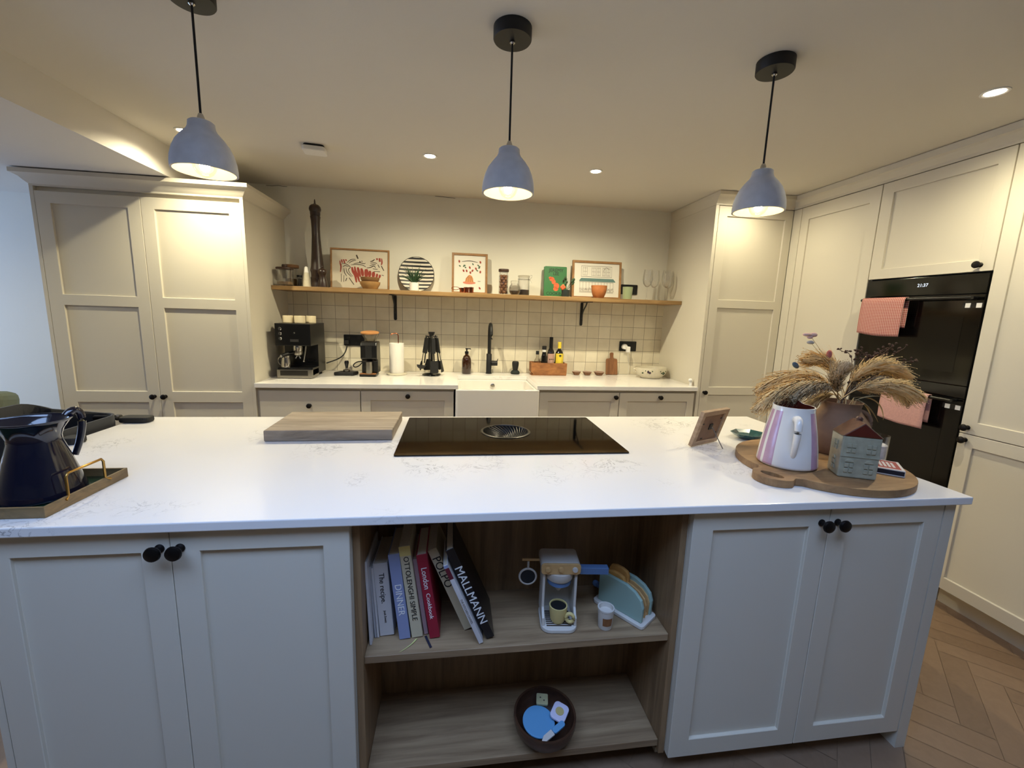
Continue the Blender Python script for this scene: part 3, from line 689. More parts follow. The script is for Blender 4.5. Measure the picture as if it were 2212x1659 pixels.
def frame(name, label, x, y, z0, w, h, tilt, bar, fm, pm_, rz=0.0):
    f = thing(name, label, 'picture', (x, y, z0)); f.rotation_euler = (-tilt, 0, rz)
    mb = MB(); d = 0.018
    A = [(-w / 2, 0), (w / 2, 0), (w / 2, h), (-w / 2, h)]; B = [(-w / 2 + bar, bar), (w / 2 - bar, bar), (w / 2 - bar, h - bar), (-w / 2 + bar, h - bar)]
    a0 = [mb.v((p[0], 0, p[1] + 0.0005)) for p in A]; b0 = [mb.v((p[0], 0, p[1])) for p in B]; a1 = [mb.v((p[0], d, p[1] + 0.0005)) for p in A]; b1 = [mb.v((p[0], d, p[1])) for p in B]
    for i in range(4):
        j = (i + 1) % 4
        mb.f([a0[i], a0[j], b0[j], b0[i]]); mb.f([a1[i], b1[i], b1[j], a1[j]]); mb.f([a0[i], a1[i], a1[j], a0[j]]); mb.f([b0[i], b0[j], b1[j], b1[i]])
    mb.build('frame', fm, f, bevel=0.0012, bseg=1)
    mb = MB(); mb.box(-w / 2 + bar, w / 2 - bar, 0.007, 0.012, bar, h - bar); pr = mb.build('print', pm_, f)
    return f, pr
# zebra print; pixel crop of the drawing -> local metres
zf, zp = frame('framed_print', 'framed landscape print of red striped zebras in an oak frame', -0.729, 3.505, ZB, 0.442, 0.312, 0.10, 0.012, 'frame_oak', 'paper_print')
def zc(px, pz): return (-0.215 + (px - 210) / 1790 * 0.43, 0.298 - (pz - 200) / 1270 * 0.285)
def strokes(name, m, parent, L, y=0.0066, f=zc):
    mb = MB()
    for pts, w in L:
        P = [f(*p) for p in pts]; w *= 1.35
        if len(P) > 2:
            Q = []
            for i in range(len(P) - 1):
                p0 = P[max(i - 1, 0)]; p1 = P[i]; p2 = P[i + 1]; p3 = P[min(i + 2, len(P) - 1)]
                for k in range(5):
                    t = k / 5
                    Q.append(tuple(0.5 * (2 * p1[c] + (p2[c] - p0[c]) * t + (2 * p0[c] - 5 * p1[c] + 4 * p2[c] - p3[c]) * t * t + (3 * p1[c] - p0[c] - 3 * p2[c] + p3[c]) * t ** 3) for c in (0, 1)))
            Q.append(P[-1]); P = Q
        n = len(P); mb.ribbon(P, [w * (0.45 + 0.55 * math.sin(PI * (i + 0.5) / n)) for i in range(n)], y); y -= 0.00001
    return mb.build(name, m, parent)
strokes('red_stripes', 'ink_red', zp, [
    ([(850, 760), (880, 900), (950, 1040), (990, 1280)], .015), ([(935, 740), (960, 900), (1030, 1060), (1080, 1260)], .014), ([(1030, 760), (1060, 900), (1110, 1080)], .016),
    ([(1140, 790), (1170, 930), (1190, 1060)], .018), ([(1290, 810), (1300, 930), (1290, 1090)], .024), ([(1410, 860), (1410, 960), (1390, 1090)], .017), ([(1530, 890), (1520, 980), (1510, 1095)], .019),
    ([(1640, 950), (1630, 1020), (1610, 1100)], .013), ([(1730, 980), (1720, 1040), (1700, 1100)], .012), ([(1630, 420), (1640, 480)], .012), ([(1715, 415), (1725, 540)], .013), ([(1780, 420), (1790, 560), (1770, 650)], .008),
    ([(480, 560), (490, 660), (510, 760), (490, 950)], .008), ([(530, 520), (550, 630)], .009), ([(590, 510), (630, 640)], .009), ([(650, 510), (685, 560)], .009)])
strokes('dark_lines', 'ink_dark', zp, [
    ([(510, 690), (580, 650), (700, 680), (800, 770), (740, 850), (790, 980), (880, 1080)], .004), ([(570, 770), (640, 720), (760, 760)], .004), ([(600, 810), (620, 960), (690, 1080)], .004), ([(670, 800), (690, 930), (760, 1020), (840, 1100)], .004),
    ([(700, 620), (820, 510), (960, 490)], .004), ([(750, 640), (850, 560), (980, 520)], .004), ([(820, 690), (1000, 660), (1180, 680), (1290, 740)], .004), ([(900, 650), (1080, 600), (1230, 630), (1270, 600)], .004), ([(990, 340), (1040, 470)], .009),
    ([(1310, 770), (1440, 740), (1540, 690), (1590, 760)], .005), ([(1420, 600), (1560, 580), (1640, 610)], .004), ([(1400, 690), (1540, 640), (1600, 650)], .004), ([(1420, 545), (1500, 520), (1560, 460)], .006), ([(1660, 640), (1710, 740)], .005), ([(1770, 680), (1850, 840)], .006),
    ([(1500, 790), (1650, 800)], .004), ([(1530, 880), (1730, 880)], .004), ([(1780, 990), (1850, 1010)], .004), ([(690, 1140), (650, 1250)], .005), ([(760, 1130), (910, 1360)], .005), ([(520, 1000), (520, 1280)], .003), ([(600, 1050), (590, 1280)], .003), ([(1080, 565), (1120, 575)], .008), ([(1150, 540), (1175, 560)], .006)])

b1_ = thing('stoneware_bowl', 'ochre stoneware bowl, lower of two nested before the zebra print', 'bowl', (-0.632, 3.395, ZB))
def bowl_prof(r, h, foot, t=0.004): return [(0, 0.0005), (foot, 0.0005), (foot * 1.05, 0.004), (r * 0.82, h * 0.35), (r * 0.97, h * 0.7), (r, h), (r - t, h), (r * 0.95 - t, h * 0.72), (r * 0.78 - t, h * 0.38), (foot * 0.9, 0.008), (0, 0.007)]
mb = MB(); mb.lathe(bowl_prof(0.075, 0.058, 0.045), seg=32); mb.bm.free()
bpy.data.objects.remove(b1_)
mb = MB(); mb.lathe(bowl_prof(0.0745, 0.056, 0.05), seg=32); o = mb.build('stoneware_bowl', 'stoneware_ochre', smooth=45, loc=(-0.632, 3.395, ZB)); tag(o, 'ochre stoneware bowl, lower of two nested before the zebra print', 'bowl', 'nested bowls before the zebra print')
mb = MB(); mb.lathe(bowl_prof(0.069, 0.055, 0.040), seg=32); o = mb.build('stoneware_bowl', 'stoneware_brown', smooth=45, loc=(-0.632, 3.395, ZB + 0.0335)); tag(o, 'brown stoneware bowl, upper of two nested before the zebra print', 'bowl', 'nested bowls before the zebra print')
# striped round platter
pl = thing('round_platter', 'round black and white striped platter leaning on the wall', 'plate', (-0.305, 3.575, ZB)); pl.rotation_euler = (-0.16, 0, 0)
mb = MB(); mb.M = T((0, 0, 0.143)) @ Matrix.Rotation(PI / 2, 4, 'X'); mb.lathe([(0, 0), (0.09, 0), (0.137, 0.010), (0.1395, 0.010), (0.1395, 0.006), (0.092, -0.005), (0, -0.005)], seg=48); mb.build('disc', 'plate_stripe', pl, smooth=40)
mb = MB(); mb.M = T((0, 0, 0.143)) @ Matrix.Rotation(PI / 2, 4, 'X'); mb.tube([(0.1398 * math.cos(a * PI / 24), 0.1398 * math.sin(a * PI / 24), 0.009) for a in range(48)], 0.0024, 6, closed=True); mb.build('rim', 'ink_dark', pl, smooth=60)
# spiky plant
sp_ = thing('potted_aloe', 'spiky green plant in small white pot before the striped platter', 'plant', (-0.306, 3.395, ZB))
mb = MB(); mb.lathe([(0, 0.0005), (0.032, 0.0005), (0.035, 0.004), (0.035, 0.064), (0.032, 0.064), (0.032, 0.056), (0, 0.056)], seg=28); mb.build('pot', 'ceramic_white', sp_, smooth=40)
mb = MB(); r2 = random.Random(3)
for k in range(46):
    a = r2.uniform(0, 2 * PI); L = r2.uniform(0.09, 0.175); up = r2.uniform(0.3, 1.0)
    dx, dy = math.cos(a), math.sin(a) * 0.55
    P = bez([(0.012 * dx, 0.012 * dy, 0.055), (0.03 * dx, 0.03 * dy, 0.055 + L * 0.5 * up + 0.02), (dx * L * (1.05 - up * 0.7), dy * L * (1.05 - up * 0.7), 0.055 + L * (0.15 + 0.75 * up))], 6)
    mb.tube(P, 0.0055, 5, r1=0.0008)
mb.build('leaves', 'leaf_green', sp_, smooth=60)
# jelly print
jf, jp = frame('framed_print', 'framed portrait print with fruit and an orange jelly', 0.122, 3.525, ZB, 0.288, 0.324, 0.09, 0.017, 'frame_oak', 'paper_print_white')
def blob(mb, cx, cz, rx, rz, y=0.0064, n=12, rot=0.0):
    mb.poly([(cx + rx * math.cos(2 * PI * i / n) * math.cos(rot) - rz * math.sin(2 * PI * i / n) * math.sin(rot), y, cz + rx * math.cos(2 * PI * i / n) * math.sin(rot) + rz * math.sin(2 * PI * i / n) * math.cos(rot)) for i in range(n)])
mb = MB(); r3 = random.Random(5)
for cx, cz in ((-0.085, 0.258), (0.085, 0.258), (0.0, 0.212), (0.05, 0.205), (-0.025, 0.185), (-0.05, 0.185), (0.022, 0.188), (0.085, 0.18), (0.082, 0.05), (0.005, 0.172)): blob(mb, cx, cz, 0.007, 0.011, rot=r3.uniform(-.6, .6))
mb.build('berries', 'ink_red', jp)
mb = MB()
for cx, cz in ((-0.048, 0.222), (-0.035, 0.212), (-0.042, 0.228), (0.068, 0.232), (0.078, 0.222), (0.075, 0.212), (0.025, 0.24), (-0.08, 0.222), (0.06, 0.19)): blob(mb, cx, cz, 0.009, 0.005, rot=r3.uniform(-1, 1))
mb.build('foliage', 'ink_green', jp)
mb = MB(); mb.poly([(-0.05, 0.0065, 0.085), (0.043, 0.0065, 0.085), (0.043, 0.0065, 0.098), (-0.05, 0.0065, 0.098)]); blob(mb, -0.003, 0.091, 0.052, 0.012, 0.00645, 16); mb.build('jelly_plate', 'ink_pink', jp)
mb = MB(); mb.poly([(-0.038, 0.0062, 0.095), (0.032, 0.0062, 0.095), (0.028, 0.0062, 0.125), (0.018, 0.0062, 0.145), (0.0, 0.0062, 0.155), (-0.012, 0.0062, 0.148), (-0.032, 0.0062, 0.125)])
mb.build('jelly', 'ink_orange', jp)
strokes('jelly_lines', 'ink_dark', jp, [([(-0.03, 0.1), (-0.02, 0.13), (-0.006, 0.15)], .002), ([(-0.012, 0.097), (-0.006, 0.14)], .002), ([(0.006, 0.097), (0.004, 0.14)], .002), ([(0.024, 0.1), (0.012, 0.14)], .002), ([(-0.065, 0.257), (0.0, 0.265), (0.065, 0.255)], .004), ([(0.065, 0.105), (0.088, 0.105)], .003)], 0.0061, lambda a, b: (a, b))
# copper measuring cups
for i, (x, z, r) in enumerate(((0.064, 0.0, 0.026), (0.092, 0.0, 0.021), (0.131, 0.0, 0.019))):
    c = thing('measuring_cup', ['copper measuring cup with looped handle, left of three before the jelly print', 'copper measuring cup, middle of three before the jelly print', 'copper measuring cup, right of three before the jelly print'][i], 'cup', (x, 3.39 + 0.012 * (i % 2), ZB), 0, 'copper cups on the shelf')
    h = (0.038, 0.045, 0.046)[i]
    mb = MB(); mb.lathe([(0, 0.0005), (r * .86, 0.0005), (r, h), (r - 0.0015, h), (r * .86 - 0.0015, 0.003), (0, 0.003)], seg=24); mb.build('bowl', 'copper', c, smooth=40)
    if i == 0:
        mb = MB(); mb.tube([(-r - 0.03 + 0.03 * math.cos(a * PI / 12), 0, h - 0.004 + 0.011 * math.sin(a * PI / 12)) for a in range(24)], 0.0022, 6, closed=True); mb.build('handle', 'copper', c, smooth=60)
# glass jars, middle of the shelf
j = jar('storage_jar', 'tall glass jar of brown nuts with dark lid', 0.388, 3.445, ZB, 0.039, 0.178, 0.022, 'lid_dark', neck=0.036, lid_r=0.0415)
mb = MB(); r4 = random.Random(9)
for lv in range(7):
    for k in range(4):
        a = k * PI / 2 + lv * 0.8; mb.ball((0.0205 * math.cos(a), 0.0205 * math.sin(a), 0.021 + lv * 0.0205), 0.0142, 0.0142, 0.0135, 10, 7)
mb.build('nuts', 'nuts', j, smooth=60)['kind'] = 'stuff'
jr = thing('storage_jar', 'round bellied glass jar of ground coffee, between nut jar and clip jar', 'jar', (0.474, 3.405, ZB))
mb = MB(); mb.lathe([(0, 0.0005), (0.028, 0.0005), (0.043, 0.022), (0.047, 0.045), (0.042, 0.070), (0.032, 0.083), (0.031, 0.09), (0.028, 0.09), (0.029, 0.082), (0.039, 0.069), (0.044, 0.045), (0.040, 0.023), (0.026, 0.004), (0, 0.004)], seg=28); mb.build('glass_body', 'clear_glass', jr, smooth=50)
mb = MB(); mb.lathe([(0, 0.0905), (0.033, 0.0905), (0.034, 0.094), (0.034, 0.108), (0.030, 0.112), (0, 0.112)], seg=24); mb.build('lid', 'clear_glass', jr, smooth=50)
mb = MB(); mb.lathe([(0, 0.0045), (0.0255, 0.0045), (0.0392, 0.023), (0.0405, 0.033), (0, 0.035)], seg=24); mb.build('contents', 'coffee', jr, smooth=40)
jc = jar('clip_jar', 'clip top glass jar half full of dark beans', 0.560, 3.495, ZB, 0.049, 0.148, 0.014, 'smoke_glass', 'coffee', 0.048, neck=0.046, lid_r=0.049)
mb = MB(); mb.tube([(0.0485 * math.cos(a * PI / 16), 0.0485 * math.sin(a * PI / 16), 0.132) for a in range(32)], 0.0018, 6, closed=True); mb.tube([(0.05, -0.01, 0.132), (0.062, -0.012, 0.150), (0.066, -0.012, 0.165), (0.05, -0.008, 0.166)], 0.0016, 6); mb.tube([(0.05, 0.01, 0.132), (0.062, 0.004, 0.116), (0.068, 0.0, 0.104)], 0.0016, 6); mb.build('wire_clip', 'steel', jc, smooth=60)
# green cookbook
gb = thing('cookbook', 'green hardback cookbook standing face out on the shelf', 'book', (0.842, 3.545, ZB)); gb.rotation_euler = (-0.10, 0, 0)
mb = MB(); mb.prism(rrect(-0.097, 0.092, 0.0005, 0.255, 0.008, 3), -0.003, 0.0, 'y'); mb.prism(rrect(-0.097, 0.092, 0.0005, 0.255, 0.008, 3), 0.022, 0.025, 'y'); mb.box(-0.1, -0.097, -0.003, 0.025, 0.003, 0.252); mb.build('cover', 'book_green', gb)
mb = MB(); mb.box(-0.094, 0.088, 0.0002, 0.0218, 0.004, 0.251); mb.build('pages', 'page_edge', gb)
for t_, z, s in (('JEREMY', 0.222, 0.040), ('LEE', 0.194, 0.036), ('COOKING', 0.030, 0.036)): lettering('title', t_, s, 'ink_black', gb, T((0.0, -0.0035, z)) @ FACE, stretch=0.95)
mb = MB(); mb.mi = 0
for cx, cz, rx, rz in ((-0.035, 0.15, 0.022, 0.018), (-0.02, 0.128, 0.018, 0.02), (0.005, 0.095, 0.024, 0.026), (0.0, 0.07, 0.022, 0.018), (-0.05, 0.16, 0.012, 0.01)): blob(mb, cx, cz, rx, rz, -0.0034)
mb.build('cover_flower', 'petal_orange', gb)
fp = thing('flower_pot', 'small dark pot with leafy twig before the green cookbook', 'plant', (0.889, 3.40, ZB))
mb = MB(); mb.lathe([(0, 0.0005), (0.030, 0.0005), (0.035, 0.056), (0.032, 0.056), (0.029, 0.045), (0, 0.045)], seg=24); mb.build('pot', 'pot_dark', fp, smooth=40)
mb = MB(); r5 = random.Random(4)
for P in (((0, 0, 0.045), (0.02, 0, 0.09), (0.055, 0, 0.135)), ((0, 0, 0.045), (0.0, 0, 0.10), (-0.01, 0, 0.15)), ((0, 0, 0.045), (0.03, -0.01, 0.08), (0.06, -0.01, 0.115))):
    mb.tube(bez(P, 6), 0.0018, 5)
mb.build('twig', 'leaf_dark', fp, smooth=60)
mb = MB()
for (cx, cz) in ((0.055, 0.137), (0.047, 0.125), (0.06, 0.118), (0.052, 0.108), (-0.01, 0.152), (-0.018, 0.135), (0.0, 0.14), (-0.022, 0.12), (0.006, 0.118), (-0.004, 0.103), (0.064, 0.14)): mb.ball((cx, r5.uniform(-.012, .008), cz), 0.009, 0.003, 0.012, 8, 6)
mb.build('leaves', 'leaf_green', fp, smooth=60)
mb = MB()
for (cx, cz) in ((-0.038, 0.075), (-0.028, 0.085), (-0.03, 0.066), (-0.018, 0.074)): mb.ball((cx, -0.018, cz), 0.013, 0.009, 0.014, 10, 7)
mb.build('blossom', 'petal_orange', fp, smooth=60)
# shop front print
hf, hp = frame('framed_print', 'framed landscape drawing of a shop front with teal awning', 1.188, 3.515, ZB, 0.428, 0.313, 0.09, 0.018, 'frame_oak', 'paper_print_white')
L = []
for x0, x1 in ((-0.12, -0.085), (-0.045, -0.01), (0.0, 0.03), (0.05, 0.075), (0.085, 0.115)):
    for xx in (x0, x1, (x0 + x1) / 2): L.append(([(xx, 0.19), (xx, 0.262)], .002))
    for zz in (0.195, 0.225, 0.255): L.append(([(x0, zz), (x1, zz)], .002))
L += [([(-0.135, 0.27), (0.13, 0.27)], .003), ([(-0.135, 0.182), (0.13, 0.182)], .003), ([(-0.135, 0.18), (-0.135, 0.27)], .002), ([(0.13, 0.18), (0.13, 0.27)], .002), ([(0.055, 0.23), (0.08, 0.262), (0.11, 0.245)], .003)]
for k in range(12): L.append(([(-0.145 + k * 0.0265, 0.06), (-0.145 + k * 0.0265, 0.138)], .0022))
for zz in (0.052, 0.06, 0.075, 0.085, 0.138): L.append(([(-0.15, zz), (0.148, zz)], .0025))
for k in range(9): L.append(([(-0.14 + k * 0.033, 0.062), (-0.125 + k * 0.033, 0.075 + 0.008 * (k % 3)), (-0.112 + k * 0.033, 0.062)], .002))
strokes('line_drawing', 'ink_grey', hp, L, 0.0066, lambda a, b: (a, b))
mb = MB(); mb.poly([(-0.152, 0.0062, 0.143), (0.165, 0.0062, 0.143), (0.163, 0.0062, 0.150), (0.145, 0.0062, 0.170), (-0.135, 0.0062, 0.170), (-0.15, 0.0062, 0.152)]); mb.build('awning', 'ink_teal', hp)
mb = MB(); rb = 0.064
mb.lathe([(0, 0.0005), (0.036, 0.0005), (0.040, 0.003), (0.052, 0.030), (0.0595, 0.055), (0.0595, 0.058), (0.0625, 0.072), (0.0615, 0.075), (0.064, 0.092), (0.064, 0.100), (0.060, 0.100), (0.058, 0.07), (0.048, 0.03), (0.034, 0.006), (0, 0.006)], seg=32); o = mb.build('ridged_bowl', 'terracotta', smooth=35, loc=(1.162, 3.385, ZB)); tag(o, 'orange brown ridged bowl before the shop front drawing', 'bowl')
mb = MB(); mb.lathe([(0, 0.0005), (0.036, 0.0005), (0.041, 0.1), (0.038, 0.1), (0.0335, 0.006), (0, 0.006)], seg=28); o = mb.build('tumbler', 'pale_green', smooth=40, loc=(1.412, 3.40, ZB)); tag(o, 'pale green ceramic beaker right of the shop front drawing', 'cup')
def wine_glass(x, y, label):
    g = thing('wine_glass', label, 'glass', (x, y, ZB), 0, 'wine glasses at the right shelf end')
    mb = MB(); mb.lathe([(0, 0.0005), (0.033, 0.0005), (0.033, 0.002), (0.010, 0.005), (0.0045, 0.012), (0.004, 0.10), (0.0048, 0.104), (0, 0.1045)], seg=22); mb.build('stem', 'clear_glass', g, smooth=40)
    mb = MB(); mb.lathe([(0.0, 0.105), (0.015, 0.110), (0.032, 0.130), (0.0405, 0.165), (0.038, 0.21), (0.033, 0.25), (0.0318, 0.25), (0.0368, 0.21), (0.0392, 0.165), (0.031, 0.132), (0.014, 0.112), (0.0, 0.107)], seg=26); mb.build('bowl', 'clear_glass', g, smooth=50)
wine_glass(1.588, 3.42, 'clear wine glass nearest the black wall plate at the shelf end')
wine_glass(1.672, 3.47, 'clear wine glass second from the black wall plate at the shelf end')
wine_glass(1.745, 3.40, 'clear wine glass third from the black wall plate at the shelf end')
wine_glass(1.806, 3.49, 'clear wine glass nearest the tall right cupboard on the shelf')

# ------------------------------------------------------------------ electrical plates
def plate(name, label, cat, x0, x1, z0, z1, y=YW - 0.0085):
    o = thing(name, label, cat, ((x0 + x1) / 2, y, z0)); w = x1 - x0; h = z1 - z0
    mb = MB(); mb.prism(rrect(-w / 2, w / 2, 0, h, 0.006, 3), -0.009, -0.0004, 'y'); mb.build('cover_plate', 'black_satin', o, bevel=0.0015)
    for sx in (-w / 4, w / 4):
        mb = MB(); mb.box(sx - 0.012, sx + 0.012, -0.0115, -0.0088, h * 0.66, h * 0.86); mb.build('rocker', 'black_matte', o, bevel=0.001)
    return o
plate('wall_socket', 'black double wall socket behind the coffee grinder', 'socket', -0.8895, -0.7300, 1.128, 1.217)
plate('wall_socket', 'black double wall socket with white charger at the right of the tiles', 'socket', 1.463, 1.620, 1.131, 1.218)
plate('wall_switch', 'black switch plate on wall above the shelf by the beaker', 'switch', 1.440, 1.592, 1.628, 1.712, YW)

# ------------------------------------------------------------------ on the back worktop
ZT = 0.9205
em = thing('espresso_machine', 'black and steel espresso machine at the left end of the worktop', 'coffee machine', (-1.122, 3.165, ZT))
mb = MB()          # C shaped housing
mb.prism([(0.02, 0.02), (0.33, 0.02), (0.33, 0.39), (0.0, 0.39), (0.0, 0.235), (0.16, 0.235), (0.16, 0.075), (0.02, 0.075)], -0.118, 0.118, 'x'); mb.build('housing', 'black_satin', em, bevel=0.003)
mb = MB(); mb.box(-0.118, 0.118, -0.002, 0.158, 0.004, 0.064); tb = mb.build('drip_tray', 'steel', em, bevel=0.003)
mb = MB(); mb.box(-0.095, 0.09, -0.004, -0.0021, 0.022, 0.058); mb.build('front_panel', 'dark_steel', tb)
mb = MB(); mb.box(-0.11, 0.11, 0.004, 0.155, 0.0645, 0.069); mb.build('grate', 'black_satin', tb)
for sx in (-0.09, 0.09):
    for sy in (0.03, 0.29):
        mb = MB(); mb.lathe([(0, 0), (0.012, 0), (0.012, 0.019), (0, 0.019)], c=(sx, sy, 0.0), seg=12)
        if sy < 0.1:
            mb.bm.free(); mb = MB(); mb.lathe([(0, 0), (0.012, 0), (0.012, 0.0038), (0, 0.0038)], c=(sx, sy, 0.0), seg=12)
        mb.build('foot', 'black_rubber', em)
for z in (0.352, 0.318, 0.284):
    mb = MB(); mb.M = T((-0.083, 0, z)) @ Matrix.Rotation(PI / 2, 4, 'X'); mb.lathe([(0, 0), (0.0115, 0), (0.0115, 0.005), (0.009, 0.008), (0, 0.008)], seg=20); mb.build('button', 'chrome', em, smooth=35)
mb = MB(); mb.M = T((0.01, 0, 0.325)) @ Matrix.Rotation(PI / 2, 4, 'X'); mb.lathe([(0, 0), (0.006, 0), (0.004, 0.003), (0, 0.0035)], seg=12); mb.build('indicator_light', 'chrome', em, smooth=40)
mb = MB(); mb.box(-0.018, 0.038, -0.0025, -0.0002, 0.262, 0.280); mb.build('badge', 'steel', em)
mb = MB(); mb.lathe([(0, 0), (0.032, 0), (0.034, -0.02), (0.030, -0.045), (0, -0.045)], c=(0.0, 0.085, 0.234), seg=24); mb.build('group_head', 'chrome', em, smooth=40)
pf = MB(); pf.lathe([(0, -0.046), (0.033, -0.046), (0.033, -0.062), (0.026, -0.074), (0.008, -0.080), (0, -0.080)], c=(0.0, 0.085, 0.234), seg=24); pfo = pf.build('portafilter', 'steel', em, smooth=40)
mb = MB(); mb.tube([(-0.020, 0.055, 0.181), (-0.055, 0.02, 0.174), (-0.075, -0.012, 0.163)], 0.011, 14, r1=0.015); mb.build('handle', 'black_satin', pfo, smooth=50)
mb = MB(); mb.M = T((-0.0756, -0.0128, 0.1627)) @ Matrix.Rotation(math.radians(58), 4, 'Z') @ Matrix.Rotation(-PI / 2, 4, 'Y'); mb.bm.free()
mb = MB(); mb.ball((-0.078, -0.0165, 0.1615), 0.009, 0.005, 0.009, 12, 8); mb.build('handle_cap', 'chrome', pfo, smooth=60)
for sx in (-0.013, 0.013):
    mb = MB(); mb.tube(bez([(sx * .3, 0.085, 0.156), (sx, 0.083, 0.150), (sx * 1.3, 0.08, 0.136)], 6), 0.005, 10); mb.build('spout', 'chrome', pfo, smooth=60)
mb = MB(); mb.tube([(0.068, 0.05, 0.234), (0.066, 0.045, 0.20), (0.056, 0.03, 0.125)], 0.0045, 10); mb.ball((0.056, 0.03, 0.122), 0.0065); mb.build('steam_wand', 'chrome', em, smooth=60)
mb = MB(); mb.tube([(0.045, 0.1585, 0.105), (0.098, 0.1585, 0.105), (0.098, 0.1585, 0.128), (0.045, 0.1585, 0.128)], 0.0016, 6, closed=True); mb.build('label_frame', 'steel', em, smooth=60)
mj = thing('milk_jug', 'small steel milk jug on the espresso machine drip tray', 'jug', (-1.196, 3.222, ZT + 0.0692))
mb = MB(); mb.lathe([(0, 0.0005), (0.033, 0.0005), (0.034, 0.004), (0.033, 0.05), (0.0285, 0.075), (0.030, 0.088), (0.0285, 0.088), (0.027, 0.075), (0.0315, 0.05), (0.032, 0.005), (0, 0.004)], seg=28); mb.build('body', 'chrome', mj, smooth=45)
mb = MB(); mb.tube(bez([(-0.029, -0.008, 0.080), (-0.055, -0.012, 0.085), (-0.054, -0.012, 0.03), (-0.033, -0.008, 0.022)], 10), 0.004, 8); mb.build('handle', 'steel', mj, smooth=60)
for i, (x, y, r, lb) in enumerate(((-1.178, 3.25, 0.036, 'cream ribbed cup on the espresso machine, nearest the pantry cupboard'), (-1.098, 3.25, 0.037, 'cream ribbed cup on the espresso machine, in front centre'), (-1.048, 3.335, 0.034, 'cream ribbed cup on the espresso machine, half hidden behind the centre one'))):
    mb = MB(); pr = [(0, 0.0005), (r * 0.92, 0.0005)] + [(r * (1.0 if k % 2 else 0.975), 0.004 + 0.004 * k) for k in range(13)] + [(r - 0.003, 0.053), (r - 0.004, 0.006), (0, 0.006)]
    mb.lathe(pr, seg=28); o = mb.build('cup', 'ceramic_cream', smooth=30, loc=(x, y, ZT + 0.3905)); tag(o, lb, 'cup', 'cream cups on the espresso machine')
# tamper on its mat
tm = MB(); tm.prism([(-0.082, -0.03), (-0.075, -0.045), (0.062, -0.045), (0.085, 0.045), (-0.05, 0.045), (-0.07, 0.0)], 0.0005, 0.026); o = tm.build('tamping_mat', 'black_rubber', bevel=0.006, bseg=3, loc=(-0.822, 3.375, ZT)); tag(o, 'black rubber tamping mat right of the espresso machine', 'mat')
tp = thing('coffee_tamper', 'black handled tamper standing on the tamping mat', 'tamper', (-0.818, 3.385, ZT + 0.0265))
mb = MB(); mb.lathe([(0, 0.0003), (0.026, 0.0003), (0.027, 0.004), (0.026, 0.014), (0.010, 0.02), (0.008, 0.026), (0, 0.0262)], seg=24); mb.build('base', 'steel', tp, smooth=40)
mb = MB(); mb.lathe([(0, 0.0265), (0.009, 0.0265), (0.011, 0.04), (0.0155, 0.062), (0.0165, 0.074), (0.012, 0.083), (0, 0.085)], seg=20); mb.build('handle', 'black_satin', tp, smooth=40)
# grinder
gd = thing('coffee_grinder', 'black coffee grinder with bamboo hopper lid, left of the paper towel', 'grinder', (-0.640, 3.335, ZT))
mb = MB(); mb.prism(rrect(-0.068, 0.055, -0.045, 0.10, 0.012, 3), 0.0005, 0.018); mb.build('base', 'black_satin', gd, bevel=0.002)
mb = MB(); mb.prism(rrect(-0.066, 0.053, -0.043, 0.005, 0.01, 3), 0.0182, 0.022); mb.build('catch_tray', 'crate_wood', gd)
mb = MB(); mb.prism([(0.012, 0.0185), (0.135, 0.0185), (0.135, 0.20), (0.115, 0.262), (-0.015, 0.262), (-0.030, 0.235), (-0.030, 0.135), (0.012, 0.118)], -0.058, 0.062, 'x'); mb.build('housing', 'black_satin', gd, bevel=0.008, bseg=3)
mb = MB(); mb.box(-0.022, 0.026, -0.034, -0.0305, 0.14, 0.23); mb.build('front_plate', 'black_matte', gd, bevel=0.001)
mb = MB(); mb.lathe([(0, 0.0225), (0.026, 0.0225), (0.026, 0.112), (0.020, 0.112), (0.020, 0.03), (0, 0.03)], c=(0, -0.014, 0), seg=22); dc = mb.build('dosing_cup', 'steel', gd, smooth=40)
mb = MB(); mb.lathe([(0.034, 0.2625), (0.066, 0.318), (0.0655, 0.320), (0.033, 0.2625)], c=(0.002, 0.05, 0), seg=28); mb.build('hopper', 'smoke_glass', gd, smooth=50)
mb = MB(); mb.M = T((0.0, 0.05, 0.322)) @ Matrix.Rotation(0.10, 4, 'X'); mb.lathe([(0, 0), (0.062, 0), (0.068, 0.004), (0.068, 0.012), (0.060, 0.015), (0, 0.015)], seg=32); mb.build('hopper_lid', 'lid_bamboo', gd, smooth=40)
# cables
mb = MB(); mb.tube(bez([(-0.862, 3.605, 1.150), (-0.862, 3.58, 1.03), (-0.93, 3.56, 1.02), (-0.998, 3.50, 0.995)], 18), 0.0048, 8); mb.box(-0.877, -0.847, 3.592, 3.6105, 1.14, 1.172); o = mb.build('power_cable', 'black_rubber', smooth=50); tag(o, 'black cable from the socket to the espresso machine', 'cable')
mb = MB(); mb.tube(bez([(-0.70, 3.42, 1.02), (-0.79, 3.47, 1.03), (-0.84, 3.48, 0.95), (-0.78, 3.50, 0.935), (-0.72, 3.51, 0.96), (-0.695, 3.49, 1.05), (-0.70, 3.46, 1.10)], 26), 0.0042, 8); o = mb.build('power_cable', 'black_rubber', smooth=50); tag(o, 'looped black cable at the left side of the coffee grinder', 'cable')
